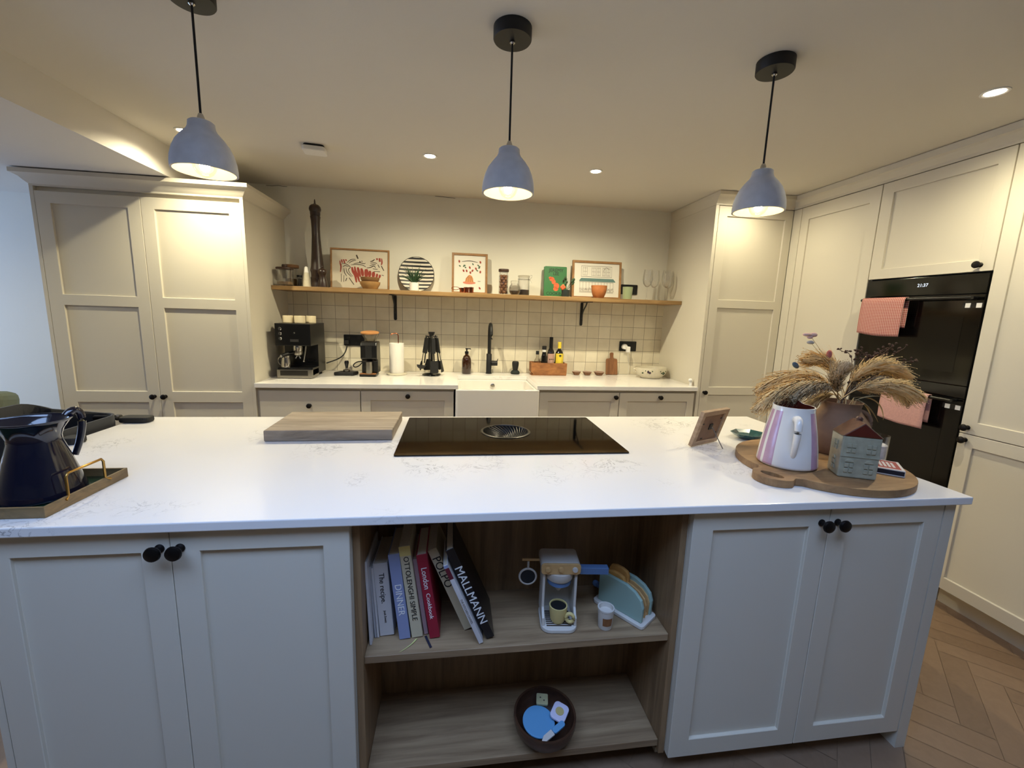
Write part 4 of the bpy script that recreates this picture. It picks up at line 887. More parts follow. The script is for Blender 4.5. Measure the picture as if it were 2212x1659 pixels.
# kitchen roll on its holder
kr = thing('paper_towel_holder', 'pale holder with a copper hook for the paper towel roll', 'holder', (-0.448, 3.435, ZT))
mb = MB(); mb.lathe([(0, 0.0005), (0.078, 0.0005), (0.080, 0.004), (0.080, 0.012), (0.077, 0.014), (0, 0.014)], seg=36); mb.build('base', 'speckle_bowl', kr, smooth=40)
mb = MB(); P = [(0.014, 0, 0.0145), (0.014, 0, 0.30)] + arc((-0.008, 0, 0.305), 0.022, 0, 100, 8)[1:] + [(-0.035, 0, 0.322), (-0.043, 0, 0.312)]
mb.tube(P, 0.0042, 10); mb.build('hook_rod', 'copper', kr, smooth=60)
mb = MB(); mb.lathe([(0.020, 0.0), (0.055, 0.0), (0.056, 0.003), (0.056, 0.232), (0.055, 0.235), (0.020, 0.235), (0.020, 0.0)], seg=36)
mb.bm.faces.ensure_lookup_table(); fs = [f for f in mb.bm.faces if len(f.verts) > 8]; bmesh.ops.delete(mb.bm, geom=fs, context='FACES_ONLY')
o = mb.build('paper_towel_roll', 'paper_white', smooth=40, loc=(-0.448, 3.435, ZT + 0.0148)); tag(o, 'white paper towel roll on the worktop', 'paper towel')
# utensil carousel
uc = thing('utensil_stand', 'black carousel stand that carries the hanging utensils', 'utensil stand', (-0.176, 3.43, ZT))
mb = MB(); mb.lathe([(0, 0.0005), (0.072, 0.0005), (0.074, 0.004), (0.070, 0.010), (0.02, 0.016), (0.012, 0.02), (0.010, 0.30), (0.0165, 0.318), (0.026, 0.338), (0.026, 0.345), (0, 0.346)], seg=28); mb.build('post', 'black_satin', uc, smooth=40)
mb = MB()
for k in range(6):
    a = math.radians(-90 + 60 * k + 18); mb.tube([(0.008 * math.cos(a), 0.008 * math.sin(a), 0.308), (0.040 * math.cos(a), 0.040 * math.sin(a), 0.308), (0.046 * math.cos(a), 0.046 * math.sin(a), 0.316)], 0.0032, 6)
mb.build('hanger', 'black_satin', uc, smooth=60)
def utensil(name, label, k, head):
    a = math.radians(-90 + 60 * k + 18); u = thing(name, label, 'utensil', (-0.176 + 0.043 * math.cos(a), 3.43 + 0.043 * math.sin(a), ZT), a + PI / 2, 'utensils on the black stand'); u.rotation_euler = (0, 0, a + PI / 2)
    TI = T((0, 0, 0.31)) @ Matrix.Rotation(math.radians(-9), 4, 'X') @ T((0, 0, -0.31))
    # local -Y points away from the post
    mb = MB(); mb.tube([(0.009 * math.cos(t * PI / 8), -0.001, 0.305 + 0.011 * math.sin(t * PI / 8)) for t in range(16)], 0.0026, 6, closed=True); mb.build('hanging_ring', 'steel' if k in (0, 1) else 'black_satin', u, smooth=60)
    mb = MB(); mb.prism(rrect(-0.0145, 0.0145, 0.175, 0.298, 0.008, 3), -0.007, 0.003, 'y'); hd = mb.build('handle', 'black_matte', u, bevel=0.002); hd.matrix_local = TI
    mb = MB(); mb.box(-0.005, 0.005, -0.004, 0.0, 0.10, 0.186); mb.build('shaft', 'black_satin', hd)
    mb = MB()
    if head == 'turner': mb.prism([(-0.020, 0.118), (0.020, 0.118), (0.043, 0.032), (0.036, 0.024), (-0.036, 0.024), (-0.043, 0.032)], -0.005, -0.002, 'y')
    elif head == 'spatula': mb.prism(rrect(-0.031, 0.031, 0.022, 0.118, 0.010, 3), -0.007, -0.002, 'y')
    elif head == 'ladle': mb.M = T((0, -0.032, 0.078)); mb.lathe([(0, -0.026), (0.018, -0.024), (0.032, -0.012), (0.037, 0.004), (0.034, 0.004), (0.029, -0.011), (0.016, -0.021), (0, -0.023)], seg=20)
    else: mb.M = T((0, -0.005, 0.070)); mb.ball((0, 0, 0), 0.028, 0.007, 0.042, 16, 10)
    mb.build('head', 'black_matte', u, smooth=40).matrix_local = TI
for k, (nm, hd, lb) in enumerate((('spatula', 'spatula', 'black spatula hanging at the front of the utensil stand'), ('turner', 'turner', 'black fish slice flaring out to the right of the utensil stand'), ('serving_spoon', 'spoon', 'black serving spoon at the right rear of the utensil stand'), ('turner', 'turner', 'black fish slice at the rear of the utensil stand, hardly visible'), ('serving_spoon', 'spoon', 'black serving spoon at the left rear of the utensil stand'), ('soup_ladle', 'ladle', 'black ladle hanging at the left of the utensil stand'))): utensil(nm, lb, k, hd)
# soap bottle
sb = thing('soap_bottle', 'brown glass pump bottle left of the black tap', 'bottle', (0.107, 3.535, ZT))
mb = MB(); mb.lathe([(0, 0.0005), (0.036, 0.0005), (0.039, 0.004), (0.039, 0.10), (0.036, 0.125), (0.026, 0.148), (0.014, 0.158), (0.014, 0.168), (0, 0.168)], seg=28); mb.build('body', 'amber_bottle', sb, smooth=45)
mb = MB(); mb.lathe([(0, 0.1685), (0.016, 0.1685), (0.016, 0.186), (0.006, 0.19), (0.006, 0.203), (0.011, 0.205), (0.011, 0.213), (0, 0.214)], seg=18); mb.tube([(0.005, 0, 0.209), (0.030, -0.004, 0.209), (0.034, -0.004, 0.204)], 0.0045, 8); mb.build('pump', 'black_satin', sb, smooth=45)
# tap
tpp = thing('kitchen_tap', 'tall black arched tap behind the white sink', 'tap', (0.296, 3.560, ZT))
mb = MB(); mb.lathe([(0, 0.0003), (0.026, 0.0003), (0.026, 0.004), (0.0225, 0.006), (0.0225, 0.165), (0.020, 0.168), (0.0135, 0.170), (0, 0.170)], seg=28); mb.build('body', 'black_matte', tpp, smooth=40)
mb = MB(); P = [(0, 0, 0.170), (0, 0, 0.335)] + [(0, -0.082 + 0.082 * math.cos(a * PI / 14), 0.335 + 0.082 * math.sin(a * PI / 14)) for a in range(1, 15)] + [(0, -0.164, 0.30)]
mb.tube(P, 0.0135, 16); mb.build('spout', 'black_matte', tpp, smooth=50)
mb = MB(); mb.tube([(0.02, 0, 0.088), (0.072, 0, 0.088)], 0.021, 20); mb.build('lever_hub', 'black_matte', tpp, smooth=40)
mb = MB(); mb.tube([(0.066, -0.01, 0.100), (0.071, -0.016, 0.118), (0.074, -0.018, 0.128)], 0.003, 8); mb.build('lever', 'black_matte', tpp, smooth=50)
# dish brush
db = thing('dish_brush', 'short dark dish brush standing right of the tap', 'brush', (0.523, 3.555, ZT))
mb = MB(); mb.lathe([(0, 0.0005), (0.036, 0.0005), (0.040, 0.010), (0.034, 0.024), (0.024, 0.032), (0, 0.033)], seg=24); mb.build('bristles', 'sponge_green', db, smooth=40)
mb = MB(); mb.lathe([(0, 0.0335), (0.021, 0.0335), (0.023, 0.045), (0.025, 0.055), (0.028, 0.075), (0.029, 0.098), (0.024, 0.108), (0, 0.110)], seg=22); mb.build('grip', 'black_matte', db, smooth=40)
# bottle crate
bc = thing('bottle_crate', 'small wooden trough of bottles on the back worktop', 'crate', (0.803, 3.530, ZT))
mb = MB()
mb.box(-0.15, 0.15, -0.05, 0.05, 0.0005, 0.008); o = mb.build('base', 'crate_wood', bc)
for y0, y1 in ((-0.05, -0.042), (0.042, 0.05)):
    mb = MB(); mb.prism([(-0.135, 0.0082), (0.152, 0.0082), (0.154, 0.105), (-0.156, 0.108), (-0.154, 0.03)], y0, y1, 'y'); mb.build('side', 'crate_wood', bc, bevel=0.001)
for x0, x1 in ((-0.150, -0.142), (0.143, 0.151)):
    mb = MB(); mb.box(x0, x1, -0.0418, 0.0418, 0.03 if x0 < 0 else 0.0082, 0.104); mb.build('end', 'crate_wood', bc)
def bottle(name, label, x, r, h, neck_r, m, cap_m, cap_h, lab_m=None, lz=(0.05, 0.12), sh=0.62):
    b = thing(name, label, 'bottle', (x, 3.528, ZT + 0.0085))
    mb = MB(); mb.lathe([(0, 0.0003), (r * .95, 0.0003), (r, 0.004), (r, h * sh), (r * .85, h * (sh + .06)), (neck_r, h * (sh + .16)), (neck_r, h - cap_h), (0, h - cap_h)], seg=24); mb.build('body', m, b, smooth=45)
    mb = MB(); mb.lathe([(0, h - cap_h + 0.0004), (neck_r * 1.18, h - cap_h + 0.0004), (neck_r * 1.18, h - 0.002), (neck_r, h), (0, h)], seg=18); mb.build('cap', cap_m, b, smooth=40)
    if lab_m:
        mb = MB(); n = 14; a0, a1 = math.radians(-155), math.radians(-25)
        lo = [mb.v(((r + 0.0006) * math.cos(a0 + (a1 - a0) * i / n), (r + 0.0006) * math.sin(a0 + (a1 - a0) * i / n), lz[0])) for i in range(n + 1)]
        hi = [mb.v(((r + 0.0006) * math.cos(a0 + (a1 - a0) * i / n), (r + 0.0006) * math.sin(a0 + (a1 - a0) * i / n), lz[1])) for i in range(n + 1)]
        for i in range(n): mb.f([lo[i], lo[i + 1], hi[i + 1], hi[i]])
        mb.build('paper_label', lab_m, b, smooth=60)
    return b
bottle('glass_bottle', 'small clear bottle with black cap, leftmost in the wooden trough', -0.098 + 0.803, 0.026, 0.195, 0.012, 'smoke_glass', 'black_matte', 0.03, sh=0.55)
bb = bottle('sauce_bottle', 'dark bottle with small white neck label, second in the wooden trough', -0.04 + 0.803, 0.024, 0.238, 0.016, 'bottle_dark', 'black_matte', 0.03, 'bottle_dark', (0.06, 0.11), 0.62)
mb = MB(); mb.lathe([(0.0166, 0.188), (0.0166, 0.207)], seg=18); mb.bm.faces.ensure_lookup_table(); bmesh.ops.delete(mb.bm, geom=[f for f in mb.bm.faces if len(f.verts) > 8], context='FACES_ONLY'); mb.build('neck_label', 'white_plastic', bb, smooth=60)
b3_ = bottle('wine_bottle', 'tall dark bottle with pinkish label, third in the wooden trough', 0.018 + 0.803, 0.031, 0.315, 0.0135, 'bottle_dark', 'black_satin', 0.09, 'label_pink', (0.095, 0.175), 0.56)
mb = MB()
for sx in (-0.014, 0.0, 0.014): mb.ball((sx, -0.0312, 0.128), 0.0055, 0.0008, 0.0055, 8, 6)
mb.build('label_print', 'ink_dark', b3_)
b4_ = bottle('oil_bottle', 'dark bottle with bright yellow label, rightmost in the wooden trough', 0.092 + 0.803, 0.036, 0.275, 0.013, 'bottle_dark', 'label_yellow', 0.055, 'label_yellow', (0.095, 0.178), 0.62)
mb = MB(); mb.ball((0, -0.0366, 0.160), 0.011, 0.0008, 0.008, 10, 6); mb.box(-0.0012, 0.0012, -0.0372, -0.0364, 0.143, 0.156); mb.build('label_tree', 'leaf_dark', b4_)
# three little dishes
for i, (x, r) in enumerate(((1.062, 0.040), (1.158, 0.042), (1.266, 0.049))):
    d = thing('small_dish', ['small brown rimmed dish nearest the wooden trough', 'small brown rimmed dish, middle of three', 'slightly larger brown rimmed dish nearest the paddle board'][i], 'dish', (x, 3.545, ZT), 0, 'three little dishes on the worktop')
    mb = MB(); mb.lathe([(0, 0.0005), (r * .55, 0.0005), (r * .6, 0.003), (r * .98, 0.028), (r, 0.031)], seg=28)
    mb.build('outside', 'paddle_wood', d, smooth=50)
    mb = MB(); mb.lathe([(0, 0.022), (r * .75, 0.024), (r * .95, 0.031), (r, 0.0325), (r * 1.01, 0.031)], seg=28)
    mb.bm.faces.ensure_lookup_table(); bmesh.ops.delete(mb.bm, geom=[f for f in mb.bm.faces if len(f.verts) > 8], context='FACES_ONLY')
    mb.build('inside', 'ceramic_white', d, smooth=50)
pbd = thing('paddle_board', 'small dark wooden paddle board leaning on the tiles', 'chopping board', (1.390, 3.575, ZT)); pbd.rotation_euler = (-0.17, 0, 0)
mb = MB(); mb.prism([(-0.054, 0.001), (0.054, 0.001), (0.052, 0.128), (0.047, 0.142), (0.018, 0.146), (0.014, 0.158), (0.017, 0.190), (0.010, 0.198), (-0.010, 0.198), (-0.017, 0.190), (-0.014, 0.158), (-0.018, 0.146), (-0.047, 0.142), (-0.052, 0.128)], -0.014, 0.0, 'y'); mb.build('board', 'paddle_wood', pbd, bevel=0.003)
# charger in the right socket
ch = thing('plug_charger', 'white plug charger with thin white cable in the right socket', 'charger', (1.503, 3.6105, 1.15))
mb = MB(); mb.M = T((0.0, 0, 0.022)) @ Matrix.Rotation(PI / 2, 4, 'X'); mb.lathe([(0, 0.0005), (0.024, 0.0005), (0.024, 0.03), (0.020, 0.034), (0, 0.034)], seg=24); mb.build('plug_body', 'white_plastic', ch, smooth=40)
mb = MB(); mb.box(0.004, 0.034, -0.072, -0.036, -0.025, 0.026); mb.build('adaptor', 'white_plastic', ch, bevel=0.004)
mb = MB(); mb.tube(bez([(0.02, -0.055, -0.025), (0.022, -0.056, -0.09), (0.05, -0.04, -0.15), (0.045, -0.03, -0.225)], 14), 0.0016, 6); mb.build('cable', 'white_plastic', ch, smooth=60)
# patterned oval bowl
sv = thing('serving_bowl', 'cream oval bowl with berry pattern at the right of the worktop', 'bowl', (1.688, 3.43, ZT))
mb = MB(); mb.lathe([(0, 0.0005), (0.085, 0.0005), (0.09, 0.006), (0.125, 0.035), (0.139, 0.065), (0.142, 0.092), (0.137, 0.092), (0.133, 0.065), (0.118, 0.037), (0.08, 0.009), (0, 0.008)], seg=40, sy=0.78); mb.build('bowl', 'speckle_bowl', sv, smooth=45)
mb = MB(); mb.tube(bez([(0.134, 0.0, 0.075), (0.158, 0.0, 0.085), (0.158, 0.0, 0.045), (0.130, 0.0, 0.05)], 10), 0.006, 8); mb.tube(bez([(-0.134, 0.0, 0.075), (-0.165, 0.0, 0.085), (-0.165, 0.0, 0.045), (-0.130, 0.0, 0.05)], 10), 0.006, 8); mb.build('handle', 'speckle_bowl', sv, smooth=60)
def on_bowl(a, z, r=0.1395): return (r * math.cos(math.radians(a)), 0.78 * r * math.sin(math.radians(a)), z)
mb = MB()
for a, z, s in ((-118, 0.062, 1), (-113, 0.054, .8)): mb.ball(on_bowl(a, z, 0.1375), 0.013 * s, 0.003, 0.013 * s, 10, 7)
mb.build('berry_motif', 'berry', sv, smooth=60)
mb = MB()
for a, z in ((-62, 0.06), (-55, 0.052), (-68, 0.052), (-60, 0.045), (-48, 0.066), (-75, 0.068), (-128, 0.07), (-104, 0.068), (-140, 0.05)): mb.ball(on_bowl(a, z, 0.1372), 0.008, 0.0024, 0.006, 8, 6)
mb.build('leaf_motif', 'leaf_green', sv, smooth=60)
# white plug standing at the right end of the worktop
wp = thing('white_plug', 'small white plug standing at the right end of the worktop', 'plug', (1.828, 3.03, ZT))
mb = MB(); mb.lathe([(0, 0.0005), (0.013, 0.0005), (0.010, 0.012), (0.008, 0.03), (0, 0.03)], seg=18); mb.build('foot', 'white_plastic', wp, smooth=40)
mb = MB(); mb.ball((-0.004, 0, 0.043), 0.017, 0.014, 0.014); mb.build('head', 'white_plastic', wp, smooth=60)
# ------------------------------------------------------------------ on the island
ZI = 0.9205
cb = MB(); cb.prism([(-0.236, -0.152), (0.236, -0.148), (0.238, 0.164), (-0.242, 0.160)], 0.0003, 0.043); o = cb.build('chopping_board', 'board_grey', bevel=0.004, bseg=3, loc=(-0.472, 1.802, ZI)); tag(o, 'thick greyish wooden chopping board on the island left of the hob', 'chopping board')
hb = thing('induction_hob', 'black glass induction hob with round extractor in the island top', 'hob', (0.2285, 1.732, ZI))
mb = MB(); oo = rrect(-0.434, 0.434, -0.272, 0.272, 0.006, 3); n = len(oo); cx, cy, R = -0.004, 0.022, 0.108; K = 48
def hole(z, r): return [mb.v((cx + r * math.cos(2 * PI * i / K), cy + r * math.sin(2 * PI * i / K), z)) for i in range(K)]
ang = lambda p: math.atan2(p[1] - cy, p[0] - cx) % (2 * PI)
oo = sorted(oo + [(-0.434, y) for y in (-0.1, 0.0, 0.1)] + [(0.434, y) for y in (-0.1, 0.0, 0.1)] + [(x, s) for s in (-0.272, 0.272) for x in (-0.3, -0.2, -0.1, 0, 0.1, 0.2, 0.3)], key=ang)
ot = [mb.v((a, b, 0.005)) for a, b in oo]; ob = [mb.v((a, b, 0.0003)) for a, b in oo]; ht = hole(0.005, R); hbv = hole(0.0003, R)
n = len(oo)
for i in range(n): mb.f([ob[i], ob[(i + 1) % n], ot[(i + 1) % n], ot[i]])
for i in range(K): mb.f([hbv[i], hbv[(i + 1) % K], ht[(i + 1) % K], ht[i]])
def stitch(A, pa, B, pb):
    i = j = 0; na, nb = len(A), len(B)
    while i < na or j < nb:
        ai = ang(pa[i % na]) + 2 * PI * (i // na); bj = ang(pb[j % nb]) + 2 * PI * (j // nb)
        an = ang(pa[(i + 1) % na]) + 2 * PI * ((i + 1) // na); bn = ang(pb[(j + 1) % nb]) + 2 * PI * ((j + 1) // nb)
        if j >= nb or (i < na and an <= bn): mb.f([A[i % na], A[(i + 1) % na], B[j % nb]]); i += 1
        else: mb.f([A[i % na], B[(j + 1) % nb], B[j % nb]]); j += 1
hp2 = [(cx + R * math.cos(2 * PI * i / K), cy + R * math.sin(2 * PI * i / K)) for i in range(K)]
stitch(ot, oo, ht, hp2); stitch(ob, oo, hbv, hp2)
mb.build('glass_plate', 'black_glass', hb)
mb = MB(); mb.lathe([(R - 0.001, 0.0004), (R - 0.001, 0.007), (R - 0.004, 0.0085), (R - 0.010, 0.0085), (R - 0.012, 0.006), (R - 0.012, 0.0004), (R - 0.001, 0.0004)], c=(cx, cy, 0), seg=56)
mb.bm.faces.ensure_lookup_table(); bmesh.ops.delete(mb.bm, geom=[f for f in mb.bm.faces if len(f.verts) > 8], context='FACES_ONLY'); mb.build('extractor_ring', 'dark_steel', hb, smooth=50)
mb = MB(); mb.lathe([(R - 0.0125, 0.004), (R - 0.0135, -0.02), (0.05, -0.044), (0, -0.046)], c=(cx, cy, 0), seg=40); mb.bm.faces.ensure_lookup_table(); bmesh.ops.delete(mb.bm, geom=[f for f in mb.bm.faces if len(f.verts) > 8], context='FACES_ONLY'); mb.build('extractor_well', 'black_matte', hb, smooth=60)
mb = MB()
for k in range(34):
    a = 2 * PI * k / 34
    P = [((cx + (0.024 + (R - 0.0385) * t) * math.cos(a + 0.9 * t)), cy + (0.024 + (R - 0.0385) * t) * math.sin(a + 0.9 * t), -0.030 + 0.034 * t ** 1.6) for t in (0, .2, .4, .6, .8, 1)]
    mb.tube(P, 0.0013, 5)
gri = mb.build('extractor_grille', 'dark_steel', hb, smooth=60)
mb = MB(); mb.lathe([(0, -0.034), (0.019, -0.034), (0.020, -0.028), (0.015, -0.026), (0.007, -0.0258), (0.006, -0.027), (0, -0.027)], c=(cx, cy, 0), seg=28); mb.build('extractor_hub', 'dark_steel', hb, smooth=40)
# photo frame seen from behind
pf_ = thing('photo_frame', 'small wooden photo frame seen from behind on the island', 'picture frame', (1.028, 1.560, ZI), 0.44)
mb = MB(); w, h, b_ = 0.178, 0.158, 0.02
TL = Matrix.Rotation(math.radians(16), 4, 'X'); mb.M = TL
A = [(-w / 2, 0.003), (w / 2, 0.003), (w / 2, h), (-w / 2, h)]; B = [(-w / 2 + b_, b_), (w / 2 - b_, b_), (w / 2 - b_, h - b_), (-w / 2 + b_, h - b_)]
a0 = [mb.v((p[0], 0, p[1])) for p in A]; b0 = [mb.v((p[0], 0, p[1])) for p in B]; a1 = [mb.v((p[0], 0.016, p[1])) for p in A]; b1 = [mb.v((p[0], 0.016, p[1])) for p in B]
for i in range(4):
    j = (i + 1) % 4
    mb.f([a0[i], a0[j], b0[j], b0[i]]); mb.f([a1[i], b1[i], b1[j], a1[j]]); mb.f([a0[i], a1[i], a1[j], a0[j]]); mb.f([b0[i], b0[j], b1[j], b1[i]])
mb.build('frame', 'frame_light', pf_, bevel=0.001, bseg=1)
mb = MB(); mb.M = TL; mb.box(-w / 2 + b_, w / 2 - b_, 0.006, 0.010, b_, h - b_); mb.build('backing', 'clay_brown', pf_)
mb = MB(); mb.M = TL; mb.box(-0.008, 0.012, 0.002, 0.0058, 0.07, 0.095); cl = mb.build('clip', 'black_matte', pf_)
mb = MB(); mb.tube([(0.006, -0.022, 0.080), (0.010, -0.075, 0.0018)], 0.0018, 6); mb.build('prop', 'steel', pf_)
for (x, z) in ((-0.055, 0.10), (0.055, 0.05), (0.058, 0.115), (-0.03, 0.03)):
    mb = MB(); mb.M = TL; mb.box(x - 0.005, x + 0.005, 0.004, 0.0058, z - 0.002, z + 0.002); mb.build('tab', 'black_matte', pf_)
# teal dish
mb = MB(); mb.lathe([(0, 0.0005), (0.03, 0.0005), (0.05, 0.012), (0.066, 0.026), (0.063, 0.027), (0.046, 0.015), (0.028, 0.005), (0, 0.005)], seg=7, sx=1.15); o = mb.build('leaf_dish', 'teal_glaze', loc=(1.285, 1.640, ZI)); tag(o, 'small teal glazed dish behind the striped pitcher', 'dish')
# round board with a handle
BX, BY, BR = 1.296, 1.288, 0.262
mb = MB(); hd = math.radians(203); pts = []
for i in range(61):
    a = hd + math.radians(15.5) + (2 * PI - math.radians(31)) * i / 60; pts.append((BR * math.cos(a), BR * math.sin(a)))
ux, uy = math.cos(hd), math.sin(hd); vx, vy = -uy, ux
def hloc(u, v): return (u * ux + v * vx, u * uy + v * vy)
hand = [(0.262, -0.062), (0.268, -0.056), (0.278, -0.058)] + [(0.283 + 0.064 * math.cos(t), 0.064 * math.sin(t)) for t in [math.radians(-78 + 156 * k / 14) for k in range(15)]] + [(0.278, 0.058), (0.268, 0.056), (0.262, 0.062)]
pts += [hloc(u, v) for u, v in hand]
K = len(pts); lo = [mb.v((a, b, 0.0003)) for a, b in pts]; hi = [mb.v((a, b, 0.0245)) for a, b in pts]
hole_ = [hloc(0.300 + 0.019 * math.cos(t), 0.036 * math.sin(t)) for t in [2 * PI * k / 16 for k in range(16)]]
hl = [mb.v((a, b, 0.0003)) for a, b in hole_]; hh = [mb.v((a, b, 0.0245)) for a, b in hole_]
for i in range(K): mb.f([lo[i], lo[(i + 1) % K], hi[(i + 1) % K], hi[i]])
for i in range(16): mb.f([hl[i], hh[i], hh[(i + 1) % 16], hl[(i + 1) % 16]])
for lay, rim in ((hi, hh), (lo, hl)):
    ed = []
    for L in (lay, rim):
        for i in range(len(L)): ed.append(mb.bm.edges.get((L[i], L[(i + 1) % len(L)])) or mb.bm.edges.new((L[i], L[(i + 1) % len(L)])))
    bmesh.ops.triangle_fill(mb.bm, use_beauty=True, use_dissolve=False, edges=ed)
o = mb.build('round_board', 'board_round', bevel=0.003, loc=(BX, BY, ZI)); tag(o, 'round wooden serving board with a holed handle at the right end of the island', 'serving board')
ZR = ZI + 0.0248
# striped pitcher
sp2 = thing('striped_pitcher', 'white pitcher with pink stripes on the round board', 'pitcher', (1.151, 1.268, ZR))
prof = [(0.0915, 0.006), (0.092, 0.012), (0.085, 0.07), (0.077, 0.12), (0.068, 0.165), (0.063, 0.19), (0.0625, 0.205)]
ha = math.radians(-121)          # handle direction
mb = MB(); K = 48; rings = []
sp_a = math.radians(57)
def rr(r, z, i):
    a = 2 * PI * i / K; d = (a - sp_a + PI) % (2 * PI) - PI; e = 0.0
    if z > 0.15: e = 0.030 * (z - 0.15) / 0.055 * math.exp(-(d / 0.33) ** 2)
    return ((r + e) * math.cos(a), (r + e) * math.sin(a), z + (0.018 * math.exp(-(d / 0.35) ** 2) if z > 0.2 else 0))
full = [(0.0, 0.0005), (0.086, 0.0005)] + prof + [(r - 0.004, z) for r, z in prof[::-1]] + [(0, 0.010)]
for r, z in full: rings.append([mb.v((0, 0, z))] if r < 1e-6 else [mb.v(rr(r, z, i)) for i in range(K)])
no = 2 + len(prof)
for q, (A, B) in enumerate(zip(rings, rings[1:])):
    for i in range(K):
        j = (i + 1) % K; a = math.degrees(2 * PI * (i + .5) / K - ha) % 360
        stripe = 2 <= q < no - 2 and any(lo_ <= a <= hi_ for lo_, hi_ in ((36, 58), (96, 120), (160, 184), (220, 242), (278, 295), (304, 326)))
        mb.mi = 1 if stripe else (2 if q >= no else 0)
        if len(A) == 1: mb.f([A[0], B[j], B[i]])
        elif len(B) == 1: mb.f([A[i], A[j], B[0]])
        else: mb.f([A[i], A[j], B[j], B[i]])
mb.build('body', ['ceramic_white', 'pink_stripe', 'red_brown_glaze'], sp2, smooth=50)
mb = MB(); c, s_ = math.cos(ha), math.sin(ha)
def hp_(r, z): return (r * c, r * s_, z)
P = bez([hp_(0.062, 0.168), hp_(0.105, 0.185), hp_(0.122, 0.160), hp_(0.100, 0.085), hp_(0.080, 0.045)], 18); mb.tube(P, 0.0135, 12, r1=0.0085); mb.build('handle', 'ceramic_white', sp2, smooth=60)
# clay vase with dried grasses
vs = thing('clay_vase', 'brown clay vase of dried grasses behind the house lantern', 'vase', (1.455, 1.385, ZR))
mb = MB(); prof = [(0, 0.0005), (0.078, 0.0005), (0.084, 0.006), (0.098, 0.035), (0.106, 0.07), (0.104, 0.095), (0.092, 0.125), (0.074, 0.150), (0.064, 0.165), (0.061, 0.175), (0.064, 0.192), (0.067, 0.197)]
mb.lathe(prof + [(0.063, 0.197), (0.058, 0.178), (0.060, 0.165), (0.088, 0.124), (0.100, 0.09), (0.094, 0.035), (0.076, 0.008), (0, 0.007)], seg=40); mb.build('body', 'clay_brown', vs, smooth=50)
mb = MB(); mb.tube(bez([(0.058, -0.02, 0.165), (0.105, -0.03, 0.155), (0.112, -0.035, 0.12), (0.094, -0.032, 0.09)], 10), 0.008, 10); mb.build('lug', 'clay_brown', vs, smooth=60)
VX, VY = 1.455, 1.385
def shift(P): return [(p[0], p[1], p[2]) for p in P]
def stem_start(k): return (VX + 0.034 * math.cos(k * 2.4), VY + 0.034 * math.sin(k * 2.4), ZR + 0.03)
def plume(label, P, width, droop, k, m='straw', dens=900, t0=0.24):
    width *= 1.35
    g = thing('dried_grass_plume', label, 'dried grass', stem_start(k), 0, 'dried plumes in the clay vase')
    o0 = Vector(g.location); r = random.Random(100 + k)
    Q = [Vector((VX + (P[0][0] - VX) * 0.25, VY + 0.004, ZR + 0.20))] + [Vector(p) for p in P[1:]]
    path = [o0] + bez(Q, 22); path = [p - o0 for p in path]
    mb = MB(); mb.tube(path, 0.0022, 6, r1=0.0008); mb.build('stem', m, g, smooth=60)
    mb = MB(); n = len(path) - 1
    for q in range(dens):
        t = t0 + (1 - t0) * r.random() ** 0.85; f = t * n; i = min(int(f), n - 1); p = path[i].lerp(path[i + 1], f - i); d = (path[min(i + 1, n)] - path[max(i - 1, 0)]).normalized()
        env = math.sin(PI * min(1, (t - t0) / (1 - t0) * 0.88 + 0.12)) ** 0.6
        side = Vector((r.uniform(-1, 1), r.uniform(-1, 1), r.uniform(-1, 1))); side -= d * side.dot(d)
        if side.length < 1e-3: continue
        side.normalize(); L = width * env * r.uniform(0.7, 1.5)
        a = p + side * 0.001; e = a + d * L * 1.0 + side * L * r.uniform(0.15, 0.75) + Vector((0, 0, -droop * L)); mdl = a.lerp(e, 0.5) + side * L * 0.14
        wv = d.cross(side) * (0.0010 + 0.0005 * r.random())
        v = [mb.v(a - wv), mb.v(a + wv), mb.v(mdl + wv * 1.4), mb.v(mdl - wv * 1.4), mb.v(e)]
        mb.f([v[0], v[1], v[2], v[3]]); mb.f([v[3], v[2], v[4]])
        for s2 in range(2):
            z = a.lerp(e, 0.55 + 0.4 * s2); h2 = 0.0028; up = side.cross(d)
            mb.f([mb.v(z), mb.v(z + d * h2 + up * h2 * .7), mb.v(z + d * h2 * 2.2), mb.v(z + d * h2 - up * h2 * .7)])
    o = mb.build('plume', m, g); o['kind'] = 'stuff'
    return g
